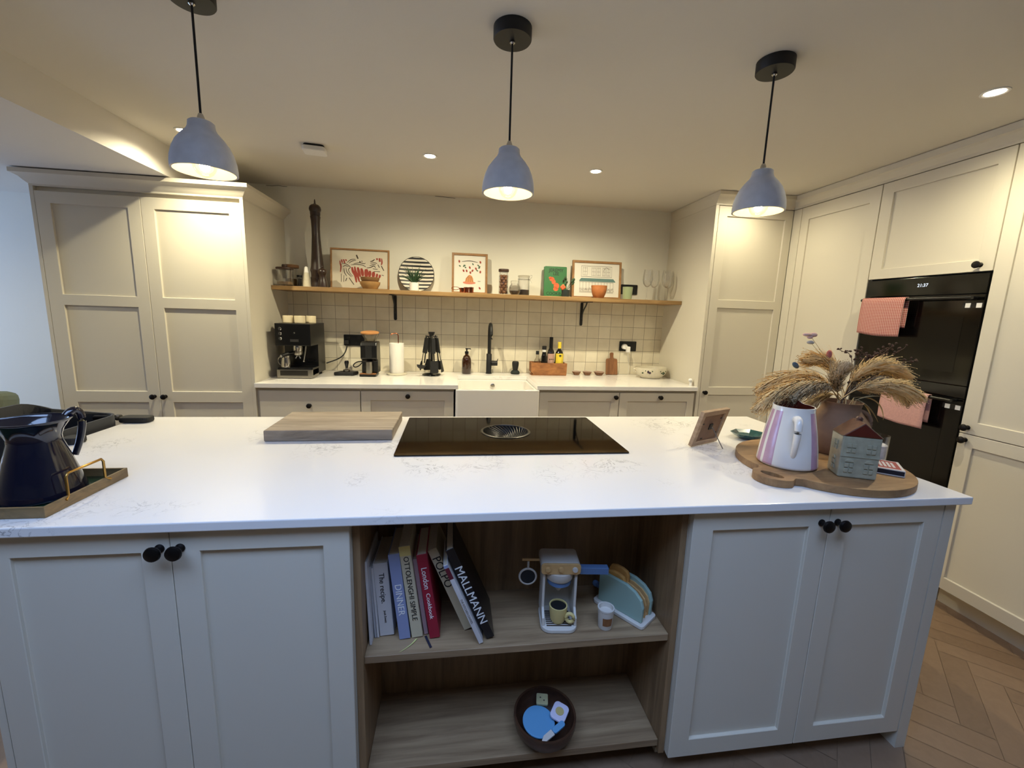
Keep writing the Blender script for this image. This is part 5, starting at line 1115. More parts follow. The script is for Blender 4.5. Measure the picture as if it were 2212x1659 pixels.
PL = [('longest dried plume, drooping far left over the striped pitcher', [(1.436, 1.36, 1.148), (1.302, 1.33, 1.26), (1.181, 1.34, 1.235), (1.072, 1.35, 1.125)], .042, .5, 'straw'),
      ('dried plume arching left, just above the longest drooping one', [(1.499, 1.42, 1.136), (1.376, 1.42, 1.262), (1.265, 1.42, 1.262), (1.128, 1.42, 1.178)], .044, .4, 'straw'),
      ('dried plume curling up and left, topmost of the pale plumes', [(1.541, 1.46, 1.128), (1.50, 1.46, 1.25), (1.44, 1.46, 1.315), (1.345, 1.46, 1.285)], .042, .25, 'straw'),
      ('thin greyish plume hanging low behind the striped pitcher', [(1.478, 1.40, 1.14), (1.40, 1.40, 1.20), (1.352, 1.40, 1.145), (1.318, 1.40, 1.105)], .026, .5, 'straw_grey'),
      ('greyish plume reaching left between pitcher rim and pale plumes', [(1.404, 1.33, 1.154), (1.328, 1.33, 1.245), (1.248, 1.33, 1.225), (1.195, 1.33, 1.172)], .032, .5, 'straw_grey'),
      ('golden plume arching high to the right before the ovens', [(1.478, 1.40, 1.14), (1.495, 1.40, 1.27), (1.605, 1.40, 1.325), (1.748, 1.40, 1.238)], .046, .3, 'straw'),
      ('long plume leaning right, tip above the pink towel', [(1.436, 1.36, 1.148), (1.509, 1.36, 1.225), (1.638, 1.36, 1.25), (1.775, 1.36, 1.165)], .042, .5, 'straw'),
      ('short upright plume in the middle of the clay vase', [(1.415, 1.34, 1.152), (1.373, 1.34, 1.215), (1.357, 1.34, 1.245), (1.405, 1.34, 1.275)], .034, .2, 'straw_grey'),
      ('plume hanging lowest on the right, across the pink towel', [(1.478, 1.40, 1.14), (1.55, 1.40, 1.24), (1.66, 1.40, 1.275), (1.765, 1.40, 1.135)], .036, .6, 'straw_grey')]
for k, (lb, P, wd, dr_, m) in enumerate(PL): plume(lb, P, wd, dr_, k, m)
def sprig(label, P, k, heads=14, spread=0.02):
    g = thing('dried_sprig', label, 'dried flower', stem_start(k + 20), 0, 'dark sprigs in the clay vase'); o0 = Vector(g.location); r = random.Random(300 + k)
    path = [o0] + bez([Vector((VX, VY, ZR + 0.2))] + [Vector(p) for p in P[1:]], 14); path = [p - o0 for p in path]
    mb = MB(); mb.tube(path, 0.0019, 6, r1=0.0009); tips = []
    for q in range(heads):
        t = 0.72 + 0.28 * (q + 1) / heads; f = t * (len(path) - 1); i = min(int(f), len(path) - 2); p = path[i].lerp(path[i + 1], f - i)
        e = p + Vector((r.uniform(-1, 1), r.uniform(-.6, .6), r.uniform(-.3, 1))) * spread; mb.tube([p, e], 0.0008, 4); tips.append(e)
    mb.build('stem', 'sprig_brown', g, smooth=60)
    mb = MB()
    for e in tips:
        for z in range(3): mb.ball(e + Vector((r.uniform(-.003, .003), r.uniform(-.003, .003), r.uniform(-.003, .004))), r.uniform(.0022, .004), seg=7, rows=5)
    mb.build('flower_heads', 'sprig_brown', g, smooth=60)['kind'] = 'stuff'
for k, (lb, P, hd_) in enumerate((('dark bare sprig bending over to the left above the vase', [(1.52, 1.44, 1.13), (1.55, 1.44, 1.242), (1.54, 1.44, 1.335), (1.476, 1.44, 1.325)], 6), ('dark upright sprig of tiny heads at the centre of the vase', [(1.52, 1.44, 1.13), (1.55, 1.44, 1.228), (1.555, 1.44, 1.283), (1.567, 1.44, 1.331)], 16),
    ('dark sprig reaching highest to the right before the ovens', [(1.54, 1.46, 1.128), (1.592, 1.46, 1.24), (1.663, 1.46, 1.307), (1.722, 1.46, 1.350)], 16), ('long thin dark sprig with few heads, right of the highest one', [(1.478, 1.40, 1.14), (1.546, 1.40, 1.248), (1.626, 1.40, 1.306), (1.703, 1.40, 1.346)], 7),
    ('dark sprig pointing furthest right before the ovens', [(1.457, 1.38, 1.144), (1.561, 1.38, 1.251), (1.652, 1.38, 1.292), (1.735, 1.38, 1.302)], 7), ('bushy dark sprig just above the golden plume', [(1.499, 1.42, 1.136), (1.532, 1.42, 1.231), (1.566, 1.42, 1.293), (1.595, 1.42, 1.315)], 22))): sprig(lb, P, k, hd_)
for k, (lb, P) in enumerate((('narrow dry leaf drooping right beside the vase, longest of them', [(1.50, 1.37, 1.150), (1.553, 1.36, 1.135), (1.600, 1.36, 1.066)]), ('narrow dry leaf pointing right just over the vase rim', [(1.50, 1.37, 1.150), (1.537, 1.36, 1.170), (1.588, 1.36, 1.166)]), ('narrow dry leaf hanging straight down right of the vase', [(1.51, 1.39, 1.150), (1.600, 1.40, 1.13), (1.620, 1.40, 1.050)]), ('thin dry leaf curving furthest right towards the pink towel', [(1.51, 1.39, 1.155), (1.675, 1.42, 1.16), (1.692, 1.42, 1.060)]))):
    mb = MB(); Q = [Vector(stem_start(k + 40))] + bez(P, 12); Lh = []
    for i, p in enumerate(Q):
        w = 0.0042 * math.sin(PI * (i + 0.6) / (len(Q) + 0.4)); Lh.append((mb.v((p[0], p[1] - w, p[2])), mb.v((p[0], p[1], p[2] + w * .9)), mb.v((p[0], p[1] + w, p[2]))))
    for A, B in zip(Lh, Lh[1:]): mb.f([A[0], A[1], B[1], B[0]]); mb.f([A[1], A[2], B[2], B[1]])
    o = mb.build('dried_leaf', 'leaf_dry', smooth=60); s = o.modifiers.new('body', 'SOLIDIFY'); s.thickness = 0.0008; tag(o, lb, 'dried leaf', 'dry leaves in the clay vase')
for k, (lb, P, m, sz) in enumerate((('pale pink flower head floating highest above the dried grasses', [(1.515, 1.44, 1.20), (1.332, 1.44, 1.383)], 'tail_pink', (0.026, 0.012, 0.011)), ('grey flower head just under the pale pink one', [(1.515, 1.44, 1.21), (1.338, 1.44, 1.357)], 'tail_grey', (0.015, 0.010, 0.007)), ('small coral flower head above the pale plumes', [(1.515, 1.44, 1.228), (1.425, 1.44, 1.313)], 'tail_coral', (0.011, 0.008, 0.017)), ('dark blue bud left of the coral flower head', [(1.515, 1.44, 1.228), (1.289, 1.44, 1.269)], 'tail_blue', (0.016, 0.009, 0.009)))):
    g = thing('dried_bud', lb, 'dried flower', stem_start(k + 50), 0, 'coloured buds in the clay vase'); o0 = Vector(g.location)
    Q = [Vector(o0), Vector((VX, VY, ZR + 0.20))] + bez([Vector((VX, VY, ZR + .2)), Vector(P[0]), Vector(P[1])], 10)[1:]
    mb = MB(); mb.tube([p - o0 for p in Q], 0.0007, 5); mb.build('stem', 'leaf_dry', g, smooth=60)
    mb = MB(); e = Vector(P[1]) - o0
    if k == 0:
        mb.ball(e + Vector((-0.013, 0, 0.003)), 0.018, 0.010, 0.007, 12, 8); mb.ball(e + Vector((0.014, 0, 0.003)), 0.015, 0.010, 0.009, 12, 8); mb.ball(e + Vector((0.0, 0, -0.006)), 0.012, 0.008, 0.007, 12, 8)
    else: mb.M = T(e) @ Matrix.Rotation(0.7 if k == 3 else 0, 4, 'Y'); mb.ball((0, 0, 0), *sz)
    mb.build('head', m, g, smooth=60)
# little ceramic house
hs = thing('house_lantern', 'small grey green ceramic house with brown roof on the round board', 'lantern', (1.290, 1.156, ZR), math.radians(-24.6))
w2, d2, hw, hr = 0.0525, 0.041, 0.136, 0.046
mb = MB(); mb.box(-w2, w2, -d2, d2, 0.0005, hw); mb.build('walls', 'sage_glaze', hs, bevel=0.004, bseg=2)
mb = MB(); mb.prism([(-w2 - 0.003, hw - 0.001), (w2 + 0.003, hw - 0.001), (0, hw + hr)], -d2 - 0.001, d2 + 0.001, 'y'); mb.build('roof', 'roof_glaze', hs, bevel=0.003)
mb = MB(); mb.prism([(-w2 + 0.004, hw + 0.0015), (w2 - 0.004, hw + 0.0015), (0, hw + hr - 0.005)], -d2 - 0.0025, -d2 - 0.0012, 'y'); mb.build('gable', 'red_brown_glaze', hs)
mb = MB(); mb.lathe([(0, 0), (0.009, 0), (0.010, 0.012), (0.007, 0.016), (0, 0.016)], c=(0.004, 0.01, hw + hr - 0.006), seg=14); mb.build('chimney', 'roof_glaze', hs, smooth=40)
def hwin(name, x, z, arch, M):
    mb = MB(); mb.M = M
    for i in (-1, 1):
        for j in (0, 1): mb.box(x + i * 0.0068 - 0.0054, x + i * 0.0068 + 0.0054, -0.003, 0.0, z + j * 0.0165, z + j * 0.0165 + 0.0135)
    if arch: mb.prism([(x + 0.0125 * math.cos(PI * k / 8), z + 0.034 + 0.010 * math.sin(PI * k / 8)) for k in range(9)], -0.003, 0.0, 'y')
    return mb.build(name, 'sage_glaze', hs, bevel=0.0012)
FM = T((0, -d2, 0)); SM = T((-w2, 0, 0)) @ Matrix.Rotation(-PI / 2, 4, 'Z')
for x in (-0.0265, 0.0265): hwin('window', x, 0.083, False, FM); hwin('window', x, 0.018, True, FM)
hwin('window', 0.0, 0.083, False, SM); hwin('window', 0.0, 0.018, True, SM)
mb = MB(); mb.box(-w2 - 0.001, w2 + 0.001, -d2 - 0.002, -d2 + 0.002, 0.069, 0.072); mb.build('string_course', 'sage_glaze', hs)
# matchbox and candle glass
mx = thing('matchbox', 'large matchbox lying on the round board right of the ceramic house', 'matchbox', (1.452, 1.183, ZR), math.radians(-40))
mb = MB(); mb.box(-0.040, 0.040, -0.055, 0.055, 0.0005, 0.0035); mb.box(-0.040, 0.040, -0.055, 0.055, 0.018, 0.021); mb.box(-0.040, -0.0385, -0.055, 0.055, 0.0035, 0.018); mb.box(0.0385, 0.040, -0.055, 0.055, 0.0035, 0.018); mb.build('sleeve', 'match_paper', mx)
mb = MB(); mb.box(-0.0383, 0.0383, -0.0545, 0.0545, 0.0037, 0.0178); mb.build('tray', 'match_dark', mx)
mb = MB(); mb.box(-0.0402, -0.0386, -0.054, 0.054, 0.0018, 0.0195); mb.build('striker', 'match_dark', mx)
mb = MB(); mb.box(-0.032, 0.032, -0.045, 0.048, 0.0211, 0.0214); mb.build('top_print', 'match_red', mx)
mb = MB()
for i in range(4): mb.box(-0.02 + i * 0.011, -0.013 + i * 0.011, -0.03, 0.03, 0.02145, 0.0217)
mb.build('print_lines', 'match_paper', mx)
cg = thing('candle_glass', 'white candle in clear glass behind the ceramic house', 'candle', (1.508, 1.276, ZR))
mb = MB(); mb.lathe([(0, 0.0005), (0.033, 0.0005), (0.035, 0.004), (0.036, 0.098), (0.034, 0.098), (0.033, 0.006), (0, 0.006)], seg=32); mb.build('glass', 'clear_glass', cg, smooth=50)
mb = MB(); mb.lathe([(0, 0.0065), (0.0325, 0.0065), (0.0332, 0.062), (0.028, 0.066), (0, 0.064)], seg=28); mb.build('wax', 'candle_wax', cg, smooth=40)
mb = MB(); mb.tube([(0, 0, 0.064), (0.001, 0, 0.074)], 0.0012, 6); mb.build('wick', 'ink_black', cg)
# tray with jug
ty = thing('serving_tray', 'green lined tray with brass handles at the left end of the island', 'tray', (-1.185, 1.190, ZI))
tx0, tx1, ty0, ty1 = -0.20, 0.243, -0.130, 0.128
mb = MB(); mb.box(tx0 + 0.007, tx1 - 0.007, ty0 + 0.007, ty1 - 0.007, 0.0005, 0.005); mb.build('base', 'green_tray', ty)
mb = MB()
A = [(tx0, ty0), (tx1, ty0), (tx1, ty1), (tx0, ty1)]; B = [(tx0 + 0.006, ty0 + 0.006), (tx1 - 0.006, ty0 + 0.006), (tx1 - 0.006, ty1 - 0.006), (tx0 + 0.006, ty1 - 0.006)]
q = [[mb.v((p[0], p[1], z)) for p in S_] for S_, z in ((A, 0.0003), (A, 0.027), (B, 0.027), (B, 0.0003))]
for k in range(4):
    a, b = q[k], q[(k + 1) % 4]
    for i in range(4): mb.f([a[i], a[(i + 1) % 4], b[(i + 1) % 4], b[i]])
mb.build('rim', 'tray_wood', ty, bevel=0.001)
for x, sg in ((tx1 - 0.003, 1), (tx0 + 0.003, -1)):
    mb = MB(); yb, yt = -0.062, 0.052
    mb.tube([(x + sg * 0.004, yb - 0.012, 0.019), (x, yb, 0.0265), (x, yb, 0.074), (x, yb + 0.006, 0.082), (x, yt - 0.006, 0.082), (x, yt, 0.074), (x, yt, 0.0265), (x + sg * 0.004, yt + 0.012, 0.019)], 0.0032, 10); mb.build('handle', 'brass', ty, smooth=50)
jg = thing('enamel_jug', 'dark navy enamel jug with flared rim on the green tray', 'jug', (-1.052, 1.188, ZI + 0.0052))
mb = MB(); K = 44; prof = [(0.084, 0.0005), (0.0865, 0.004), (0.086, 0.010), (0.074, 0.055), (0.060, 0.105), (0.050, 0.142), (0.0495, 0.155), (0.055, 0.172), (0.068, 0.192), (0.0735, 0.197), (0.074, 0.200)]
full = [(0, 0.0005)] + prof + [(r - 0.0035, z + (0.0005 if i == 0 else 0)) for i, (r, z) in enumerate(prof[::-1])][:-2] + [(0, 0.012)]
rings = []
for r, z in full:
    def rj(i):
        a = 2 * PI * i / K; d = (a - math.radians(195) + PI) % (2 * PI) - PI; e = 0.040 * max(0, (z - 0.165) / 0.035) * math.exp(-(d / 0.42) ** 2)
        return ((r + e) * math.cos(a), (r + e) * math.sin(a), z - e * 0.10)
    rings.append([mb.v((0, 0, z))] if r < 1e-6 else [mb.v(rj(i)) for i in range(K)])
for A, B in zip(rings, rings[1:]):
    for i in range(K):
        j = (i + 1) % K
        if len(A) == 1: mb.f([A[0], B[j], B[i]])
        elif len(B) == 1: mb.f([A[i], A[j], B[0]])
        else: mb.f([A[i], A[j], B[j], B[i]])
mb.build('body', 'enamel_navy', jg, smooth=60)
ja = math.radians(62); c, s_ = math.cos(ja), math.sin(ja)
mb = MB(); P = bez([(0.066 * c, 0.066 * s_, 0.195), (0.088 * c, 0.088 * s_, 0.226), (0.112 * c, 0.112 * s_, 0.205), (0.092 * c, 0.092 * s_, 0.13), (0.072 * c, 0.072 * s_, 0.085)], 18)
mb.tube(P, 0.0105, 12, r1=0.0075); mb.build('handle', 'enamel_navy', jg, smooth=60)
mb = MB(); mb.lathe([(0, 0.0005), (0.040, 0.0005), (0.052, 0.02), (0.057, 0.045), (0.053, 0.068), (0.044, 0.075), (0.040, 0.075), (0.048, 0.066), (0.052, 0.045), (0.046, 0.02), (0.036, 0.005), (0, 0.005)], seg=32); o = mb.build('white_pot', 'ceramic_white', smooth=50, loc=(-1.278, 1.225, ZI + 0.0052)); tag(o, 'round white ceramic pot on the green tray behind the jug', 'pot')
# clamp-on baby seat at the left end of the island
bs = thing('clip_on_baby_seat', 'black fabric clip on baby seat gripping the left end of the island top', 'baby seat', (-1.378, 1.80, ZI))
for i, y in enumerate((0.155, -0.145)):
    mb = MB(); x1 = 0.098 if i == 0 else 0.064; mb.prism(rrect(x1 - 0.118 if i == 0 else 0.003, x1, y - 0.030, y + 0.030, 0.022, 5), 0.0004, 0.024); mb.build('grip_pad', 'black_rubber', bs, bevel=0.006, bseg=3)
    mb = MB(); mb.tube([(-0.12, y, 0.018), (-0.025, y, 0.018)], 0.011, 12); ar = mb.build('arm', 'black_satin', bs, smooth=50)
    mb = MB(); mb.tube([(-0.034, y, 0.018), (-0.0215, y, 0.018)], 0.0135, 14); mb.build('collar', 'chrome', ar, smooth=50)
mb = MB(); rings = []
for k, z in ((1.0, 0.034), (1.0, 0.0), (0.98, -0.08), (0.92, -0.17), (0.75, -0.215), (0.0, -0.225)):
    P = rrect(-0.36, -0.026, -0.170, 0.178, 0.07, 6); n = len(P); mx_, my_ = -0.193, 0.004
    rings.append([mb.v((mx_ + (a - mx_) * k, my_ + (b - my_) * k, z + (0.05 * max(0, -(a - mx_) / 0.167) ** 2 if k == 1.0 and z > 0 else 0))) for a, b in P] if k else [mb.v((mx_, my_, z))])
for A, B in zip(rings, rings[1:]):
    for i in range(n):
        j = (i + 1) % n
        if len(B) == 1: mb.f([A[i], A[j], B[0]])
        else: mb.f([A[i], A[j], B[j], B[i]])
o = mb.build('fabric_seat', 'black_fabric', bs, smooth=60); s = o.modifiers.new('cloth', 'SOLIDIFY'); s.thickness = 0.010
# armchair far left, beyond the island
ac = thing('armchair', 'grey green upholstered chair back at the far left by the pale wall', 'armchair', (-3.13, 2.60, 0), 0.0)
mb = MB(); mb.box(-0.45, 0.45, -0.32, 0.36, 0.14, 0.40); mb.build('seat_base', 'sofa_green', ac, bevel=0.03, bseg=3)
mb = MB(); mb.box(-0.30, 0.30, -0.36, 0.14, 0.401, 0.52); mb.build('seat_cushion', 'sofa_green', ac, bevel=0.04, bseg=3)
mb = MB(); mb.prism([(0.14, 0.401), (0.34, 0.401), (0.40, 0.85), (0.26, 0.87)], -0.46, 0.46, 'x'); mb.build('backrest', 'sofa_green', ac, bevel=0.05, bseg=3)
for sx in (-0.46, 0.32):
    mb = MB(); mb.box(sx, sx + 0.14, -0.34, 0.13, 0.402, 0.62); mb.build('armrest', 'sofa_green', ac, bevel=0.04, bseg=3)
for sx in (-0.38, 0.38):
    for sy in (-0.26, 0.28):
        mb = MB(); mb.lathe([(0, 0.0005), (0.016, 0.0005), (0.024, 0.139), (0, 0.139)], c=(sx, sy, 0), seg=12); mb.build('leg', 'pepper_wood', ac)

# ------------------------------------------------------------------ in the open shelves
ZF = 0.4815
def book(label, x, y, t, h, d, lean, m, title=None, tm='ink_black', ts=0.02, tpos=0.5, st=1.0, extra=None, sub=None, rz=0.0, spine2=None):
    b = thing('book', label, 'book', (x, y, ZF + 0.001 + t * math.sin(math.radians(lean)) * 0.0), 0, 'cookbooks on the upper island shelf'); b.rotation_euler = (0, -math.radians(lean), rz)
    c = 0.0022
    mb = MB(); P = [(0, 0), (t, 0), (t, d), (t - c, d), (t - c, c), (c, c), (c, d), (0, d)]
    mb.prism(P, 0.0, h); mb.build('cover', m, b, bevel=0.0008, bseg=1)
    mb = MB(); mb.box(c + 0.0002, t - c - 0.0002, c + 0.0003, d - 0.003, 0.003, h - 0.003); mb.build('pages', 'page_edge', b)
    if title: lettering('title', title, ts, tm, b, T((t / 2, -0.0004, h * tpos)) @ SPINE, stretch=st)
    if sub:
        for (tx, s2, z2, m2, st2) in sub: lettering('title', tx, s2, m2, b, T((t / 2, -0.0004, z2)) @ SPINE, stretch=st2)
    if spine2:
        for z0, z1, m2 in spine2:
            mb = MB(); mb.box(0.0002, t - 0.0002, -0.0003, 0.0002, z0, z1); mb.build('spine_band', m2, b)
    return b
book('thin white folder, tall and leftmost on the island book shelf', -0.2295, 1.108, 0.0065, 0.258, 0.17, 2.0, 'cover_white')
book('thin grey booklet, second from the left on the island shelf', -0.2205, 1.135, 0.006, 0.225, 0.15, 3.0, 'cover_grey')
book('thin pale booklet right beside the thick white cookbook', -0.213, 1.135, 0.0055, 0.222, 0.15, 3.3, 'cover_white')
book('thick white cookbook with small black title The recipe', -0.2055, 1.140, 0.040, 0.232, 0.155, 4.0, 'cover_white', 'The recipe.', 'ink_black', 0.021, 0.66, sub=[('Josh Emett', 0.009, 0.062, 'ink_black', 1.0)])
book('lilac blue cookbook titled DINNER', -0.1480, 1.121, 0.031, 0.270, 0.16, 6.2, 'cover_lilac', 'DINNER', 'ink_white', 0.026, 0.47, st=1.05)
book('cream yellow cookbook with bold black capitals', -0.1130, 1.124, 0.0315, 0.292, 0.16, 7.0, 'cover_cream', 'OTTOLENGHI SIMPLE', 'ink_black', 0.0205, 0.54, st=1.04, spine2=[(0.262, 0.2915, 'cover_yellow')])
book('thin pinkish paperback left of the red cookbook', -0.0785, 1.135, 0.012, 0.245, 0.15, 7.6, 'cover_pink', None)
book('bright red cookbook with white London title', -0.0610, 1.116, 0.0295, 0.270, 0.16, 8.2, 'cover_red', 'London', 'ink_white', 0.0225, 0.72, sub=[('Cookbook', 0.016, 0.105, 'ink_white', 1.2)])
book('off white cookbook titled in large black letters POLPO, leaning left', 0.0400, 1.140, 0.027, 0.286, 0.16, 22.5, 'cover_cream', 'POLPO', 'ink_black', 0.034, 0.72)
book('narrow white book with maroon top band, leaning in front', 0.0810, 1.082, 0.0125, 0.272, 0.14, 22.5, 'cover_white', 'THE KITCHEN DIARIES', 'ink_grey', 0.0085, 0.42, spine2=[(0.225, 0.262, 'cover_maroon'), (0.263, 0.271, 'cover_lilac')])
book('black cookbook with tall white thin capitals, rightmost leaning', 0.1045, 1.098, 0.0235, 0.312, 0.165, 23.0, 'cover_black', 'MALLMANN', 'ink_white', 0.033, 0.49, st=1.12)
for nm, lb, P, m in (('bookmark_ribbon', 'yellow bookmark ribbon hanging onto the shelf edge below the yellow cookbook', [(-0.100, 1.119, ZF + 0.0015), (-0.112, 1.092, ZF + 0.003), (-0.142, 1.074, ZF + 0.0015)], 'ribbon_yellow'), ('bookmark_ribbon', 'dark navy bookmark ribbon lying before the thin pinkish paperback', [(-0.074, 1.128, ZF + 0.0015), (-0.066, 1.105, ZF + 0.003), (-0.056, 1.082, ZF + 0.0015)], 'ribbon_navy')):
    mb = MB(); Q = bez(P, 8); A = [mb.v((p[0] - 0.003, p[1] - 0.0015, p[2])) for p in Q]; B = [mb.v((p[0] + 0.003, p[1] + 0.0015, p[2])) for p in Q]
    for i in range(8): mb.f([A[i], A[i + 1], B[i + 1], B[i]])
    o = mb.build(nm, m); s = o.modifiers.new('cloth', 'SOLIDIFY'); s.thickness = 0.0006; s.offset = 1; tag(o, lb, 'ribbon')
# toy coffee machine
tc = thing('toy_coffee_machine', 'white wooden toy coffee machine on the upper island shelf', 'toy', (0.330, 1.160, ZF), math.radians(-6))
mb = MB(); mb.prism(rrect(-0.056, 0.056, -0.062, 0.06, 0.03, 5), 0.0005, 0.014); mb.build('base', 'toy_white', tc, bevel=0.003)
mb = MB()
for i in range(8): mb.box(-0.038, 0.038, -0.046 + i * 0.009, -0.0415 + i * 0.009, 0.0141, 0.0152)
mb.build('drip_slots', 'ink_dark', tc)
for sx in (-0.053, 0.045):
    mb = MB(); mb.prism([(-0.045, 0.0142), (0.058, 0.0142), (0.058, 0.174), (-0.020, 0.174), (-0.020, 0.06), (-0.035, 0.045), (-0.045, 0.04)], sx, sx + 0.008, 'x'); mb.build('side_panel', 'toy_white', tc, bevel=0.002)
mb = MB(); mb.box(-0.0449, 0.0449, 0.046, 0.058, 0.0142, 0.174); mb.build('back_panel', 'toy_white', tc)
mb = MB(); mb.prism(rrect(-0.060, 0.060, 0.1745, 0.209, 0.012, 4), -0.022, 0.058, 'y'); mb.build('head', 'toy_white', tc, bevel=0.002)
mb = MB(); mb.prism(rrect(-0.060, 0.060, 0.1745, 0.209, 0.010, 4), -0.030, -0.0225, 'y'); hd2 = mb.build('control_panel', 'toy_wood', tc, bevel=0.002)
for x, m in ((-0.040, 'toy_wood'), (0.0, 'toy_wood'), (0.042, 'toy_white')):
    mb = MB(); mb.M = T((x, -0.0302, 0.192)) @ Matrix.Rotation(PI / 2, 4, 'X'); mb.lathe([(0, 0), (0.0085, 0), (0.0075, 0.005), (0, 0.006)], seg=16); mb.build('button', m, hd2, smooth=40)
mb = MB(); mb.lathe([(0, 0.174), (0.043, 0.174), (0.043, 0.152), (0.038, 0.146), (0, 0.146)], c=(0, 0.005, 0), seg=28); mb.build('brew_head', 'toy_white', tc, smooth=40)
mb = MB(); mb.lathe([(0, 0.1455), (0.037, 0.1455), (0.037, 0.132), (0.018, 0.118), (0, 0.118)], c=(0, 0.005, 0), seg=24); pf2 = mb.build('portafilter', 'toy_blue', tc, smooth=40)
mb = MB(); mb.box(0.0615, 0.150, -0.012, 0.010, 0.164, 0.186); mb.build('handle', 'toy_blue', pf2, bevel=0.002)
mb = MB(); mb.lathe([(0, 0.1175), (0.016, 0.1175), (0.004, 0.100), (0, 0.100)], c=(0, 0.005, 0), seg=16); mb.build('nozzle', 'toy_white', tc, smooth=40)
mb = MB(); mb.tube([(-0.0605, 0.02, 0.192), (-0.115, 0.02, 0.192)], 0.004, 8); mb.build('peg', 'toy_wood', tc, smooth=50)
tsn = thing('toy_sieve', 'round toy sieve hanging left of the toy coffee machine', 'toy', (0.237, 1.190, ZF + 0.135), math.radians(-6))
mb = MB(); mb.M = T((0, 0, 0.0)) @ Matrix.Rotation(PI / 2, 4, 'X'); mb.tube([(0.026 * math.cos(a * PI / 14), 0.026 * math.sin(a * PI / 14), 0) for a in range(28)], 0.0035, 8, closed=True); mb.build('hoop', 'toy_white', tsn, smooth=60)
mb = MB(); mb.M = Matrix.Rotation(PI / 2, 4, 'X'); mb.lathe([(0, -0.002), (0.023, -0.002), (0.023, 0.002), (0, 0.002)], seg=24); mb.build('mesh_disc', 'black_fabric', tsn)
mb = MB(); mb.tube([(0.0, 0, 0.0295), (0.0, 0, 0.052)], 0.0035, 8); mb.build('stem', 'toy_white', tsn)
tm2 = thing('toy_mug', 'yellow toy mug with black inside on the toy coffee machine', 'toy cup', (0.326, 1.138, ZF + 0.0156), math.radians(-20))
mb = MB(); mb.lathe([(0, 0.0005), (0.019, 0.0005), (0.023, 0.008), (0.0275, 0.040), (0.028, 0.054), (0.0245, 0.054), (0.0245, 0.050)], seg=28); mb.bm.faces.ensure_lookup_table(); bmesh.ops.delete(mb.bm, geom=[f for f in mb.bm.faces if len(f.verts) > 8 and f.calc_center_median().z > 0.03], context='FACES_ONLY'); mb.build('body', 'toy_cream', tm2, smooth=40)
mb = MB(); mb.lathe([(0, 0.0495), (0.0245, 0.0495), (0.0245, 0.050), (0, 0.050)], seg=24); mb.build('coffee', 'ink_black', tm2)
mb = MB(); mb.tube([(0.0275 + 0.010 + 0.0115 * math.cos(a), -0.012, 0.025 + 0.0135 * math.sin(a)) for a in [2 * PI * k / 18 for k in range(18)]], 0.0055, 8, closed=True); mb.build('handle', 'toy_cream', tm2, smooth=60)
# toy toaster
tt = thing('toy_toaster', 'mint toy toaster with two toast slices on the upper island shelf', 'toy', (0.561, 1.186, ZF), math.radians(-53.3))
# local +X runs along the long side towards the viewer's right
mb = MB(); mb.prism(rrect(-0.092, 0.092, -0.046, 0.046, 0.012, 4), 0.0005, 0.012); mb.build('base', 'toy_white', tt, bevel=0.002)
side = [(-0.078, 0.0122), (0.080, 0.0122), (0.082, 0.062), (0.074, 0.085), (0.052, 0.104), (0.02, 0.115), (-0.05, 0.116), (-0.068, 0.113), (-0.078, 0.100)]
for y0 in (-0.034, 0.022):
    mb = MB(); mb.prism(side, y0, y0 + 0.012, 'y'); mb.build('side_panel', 'toy_mint', tt, bevel=0.0025)
core = [(x * 0.93, 0.0122 + (z - 0.0122) * 0.86) for x, z in side]
mb = MB(); mb.prism(core, -0.0218, -0.017, 'y'); mb.prism(core, -0.003, 0.003, 'y'); mb.prism(core, 0.017, 0.0218, 'y'); mb.box(-0.07, 0.072, -0.0218, 0.0218, 0.0122, 0.02); mb.build('core', 'toy_wood', tt)
mb = MB(); mb.box(-0.112, -0.0785, -0.008, 0.008, 0.030, 0.042); mb.ball((-0.113, 0, 0.036), 0.011); mb.build('lever', 'toy_blue', tt, smooth=40)
for y0, dz, lb in ((-0.0165, 0.0, 'front toast slice in the toy toaster'), (0.0035, 0.012, 'rear toast slice in the toy toaster')):
    mb = MB(); P = [(-0.036, 0), (0.036, 0), (0.036, 0.085), (0.030, 0.098), (0.012, 0.104), (-0.012, 0.104), (-0.030, 0.098), (-0.036, 0.085)]; mb.prism(P, 0, 0.0125, 'y'); o = mb.build('toy_toast', 'bread', bevel=0.003, bseg=2)
    a = math.radians(-53.3); lx, ly = -0.030, y0
    o.location = (0.561 + lx * math.cos(a) - ly * math.sin(a), 1.186 + lx * math.sin(a) + ly * math.cos(a), ZF + 0.021 + dz); o.rotation_euler = (0, 0, a); tag(o, lb, 'toy bread', 'toast slices in the toy toaster')
tcu = thing('toy_cup', 'small white toy cup with brown label before the toy toaster', 'toy cup', (0.4720, 1.118, ZF))
mb = MB(); mb.lathe([(0, 0.0005), (0.0205, 0.0005), (0.021, 0.002), (0.0245, 0.060), (0.0255, 0.061), (0.0255, 0.066), (0.0215, 0.066), (0.0205, 0.052), (0, 0.052)], seg=28); mb.build('body', 'toy_white', tcu, smooth=40)
mb = MB(); n = 10; a0, a1 = math.radians(-130), math.radians(-55)
lo = [mb.v((0.0226 * math.cos(a0 + (a1 - a0) * i / n), 0.0226 * math.sin(a0 + (a1 - a0) * i / n), 0.016)) for i in range(n + 1)]; hi = [mb.v((0.0243 * math.cos(a0 + (a1 - a0) * i / n), 0.0243 * math.sin(a0 + (a1 - a0) * i / n), 0.042)) for i in range(n + 1)]
for i in range(n): mb.f([lo[i], lo[i + 1], hi[i + 1], hi[i]])
mb.build('paper_label', 'paddle_wood', tcu)
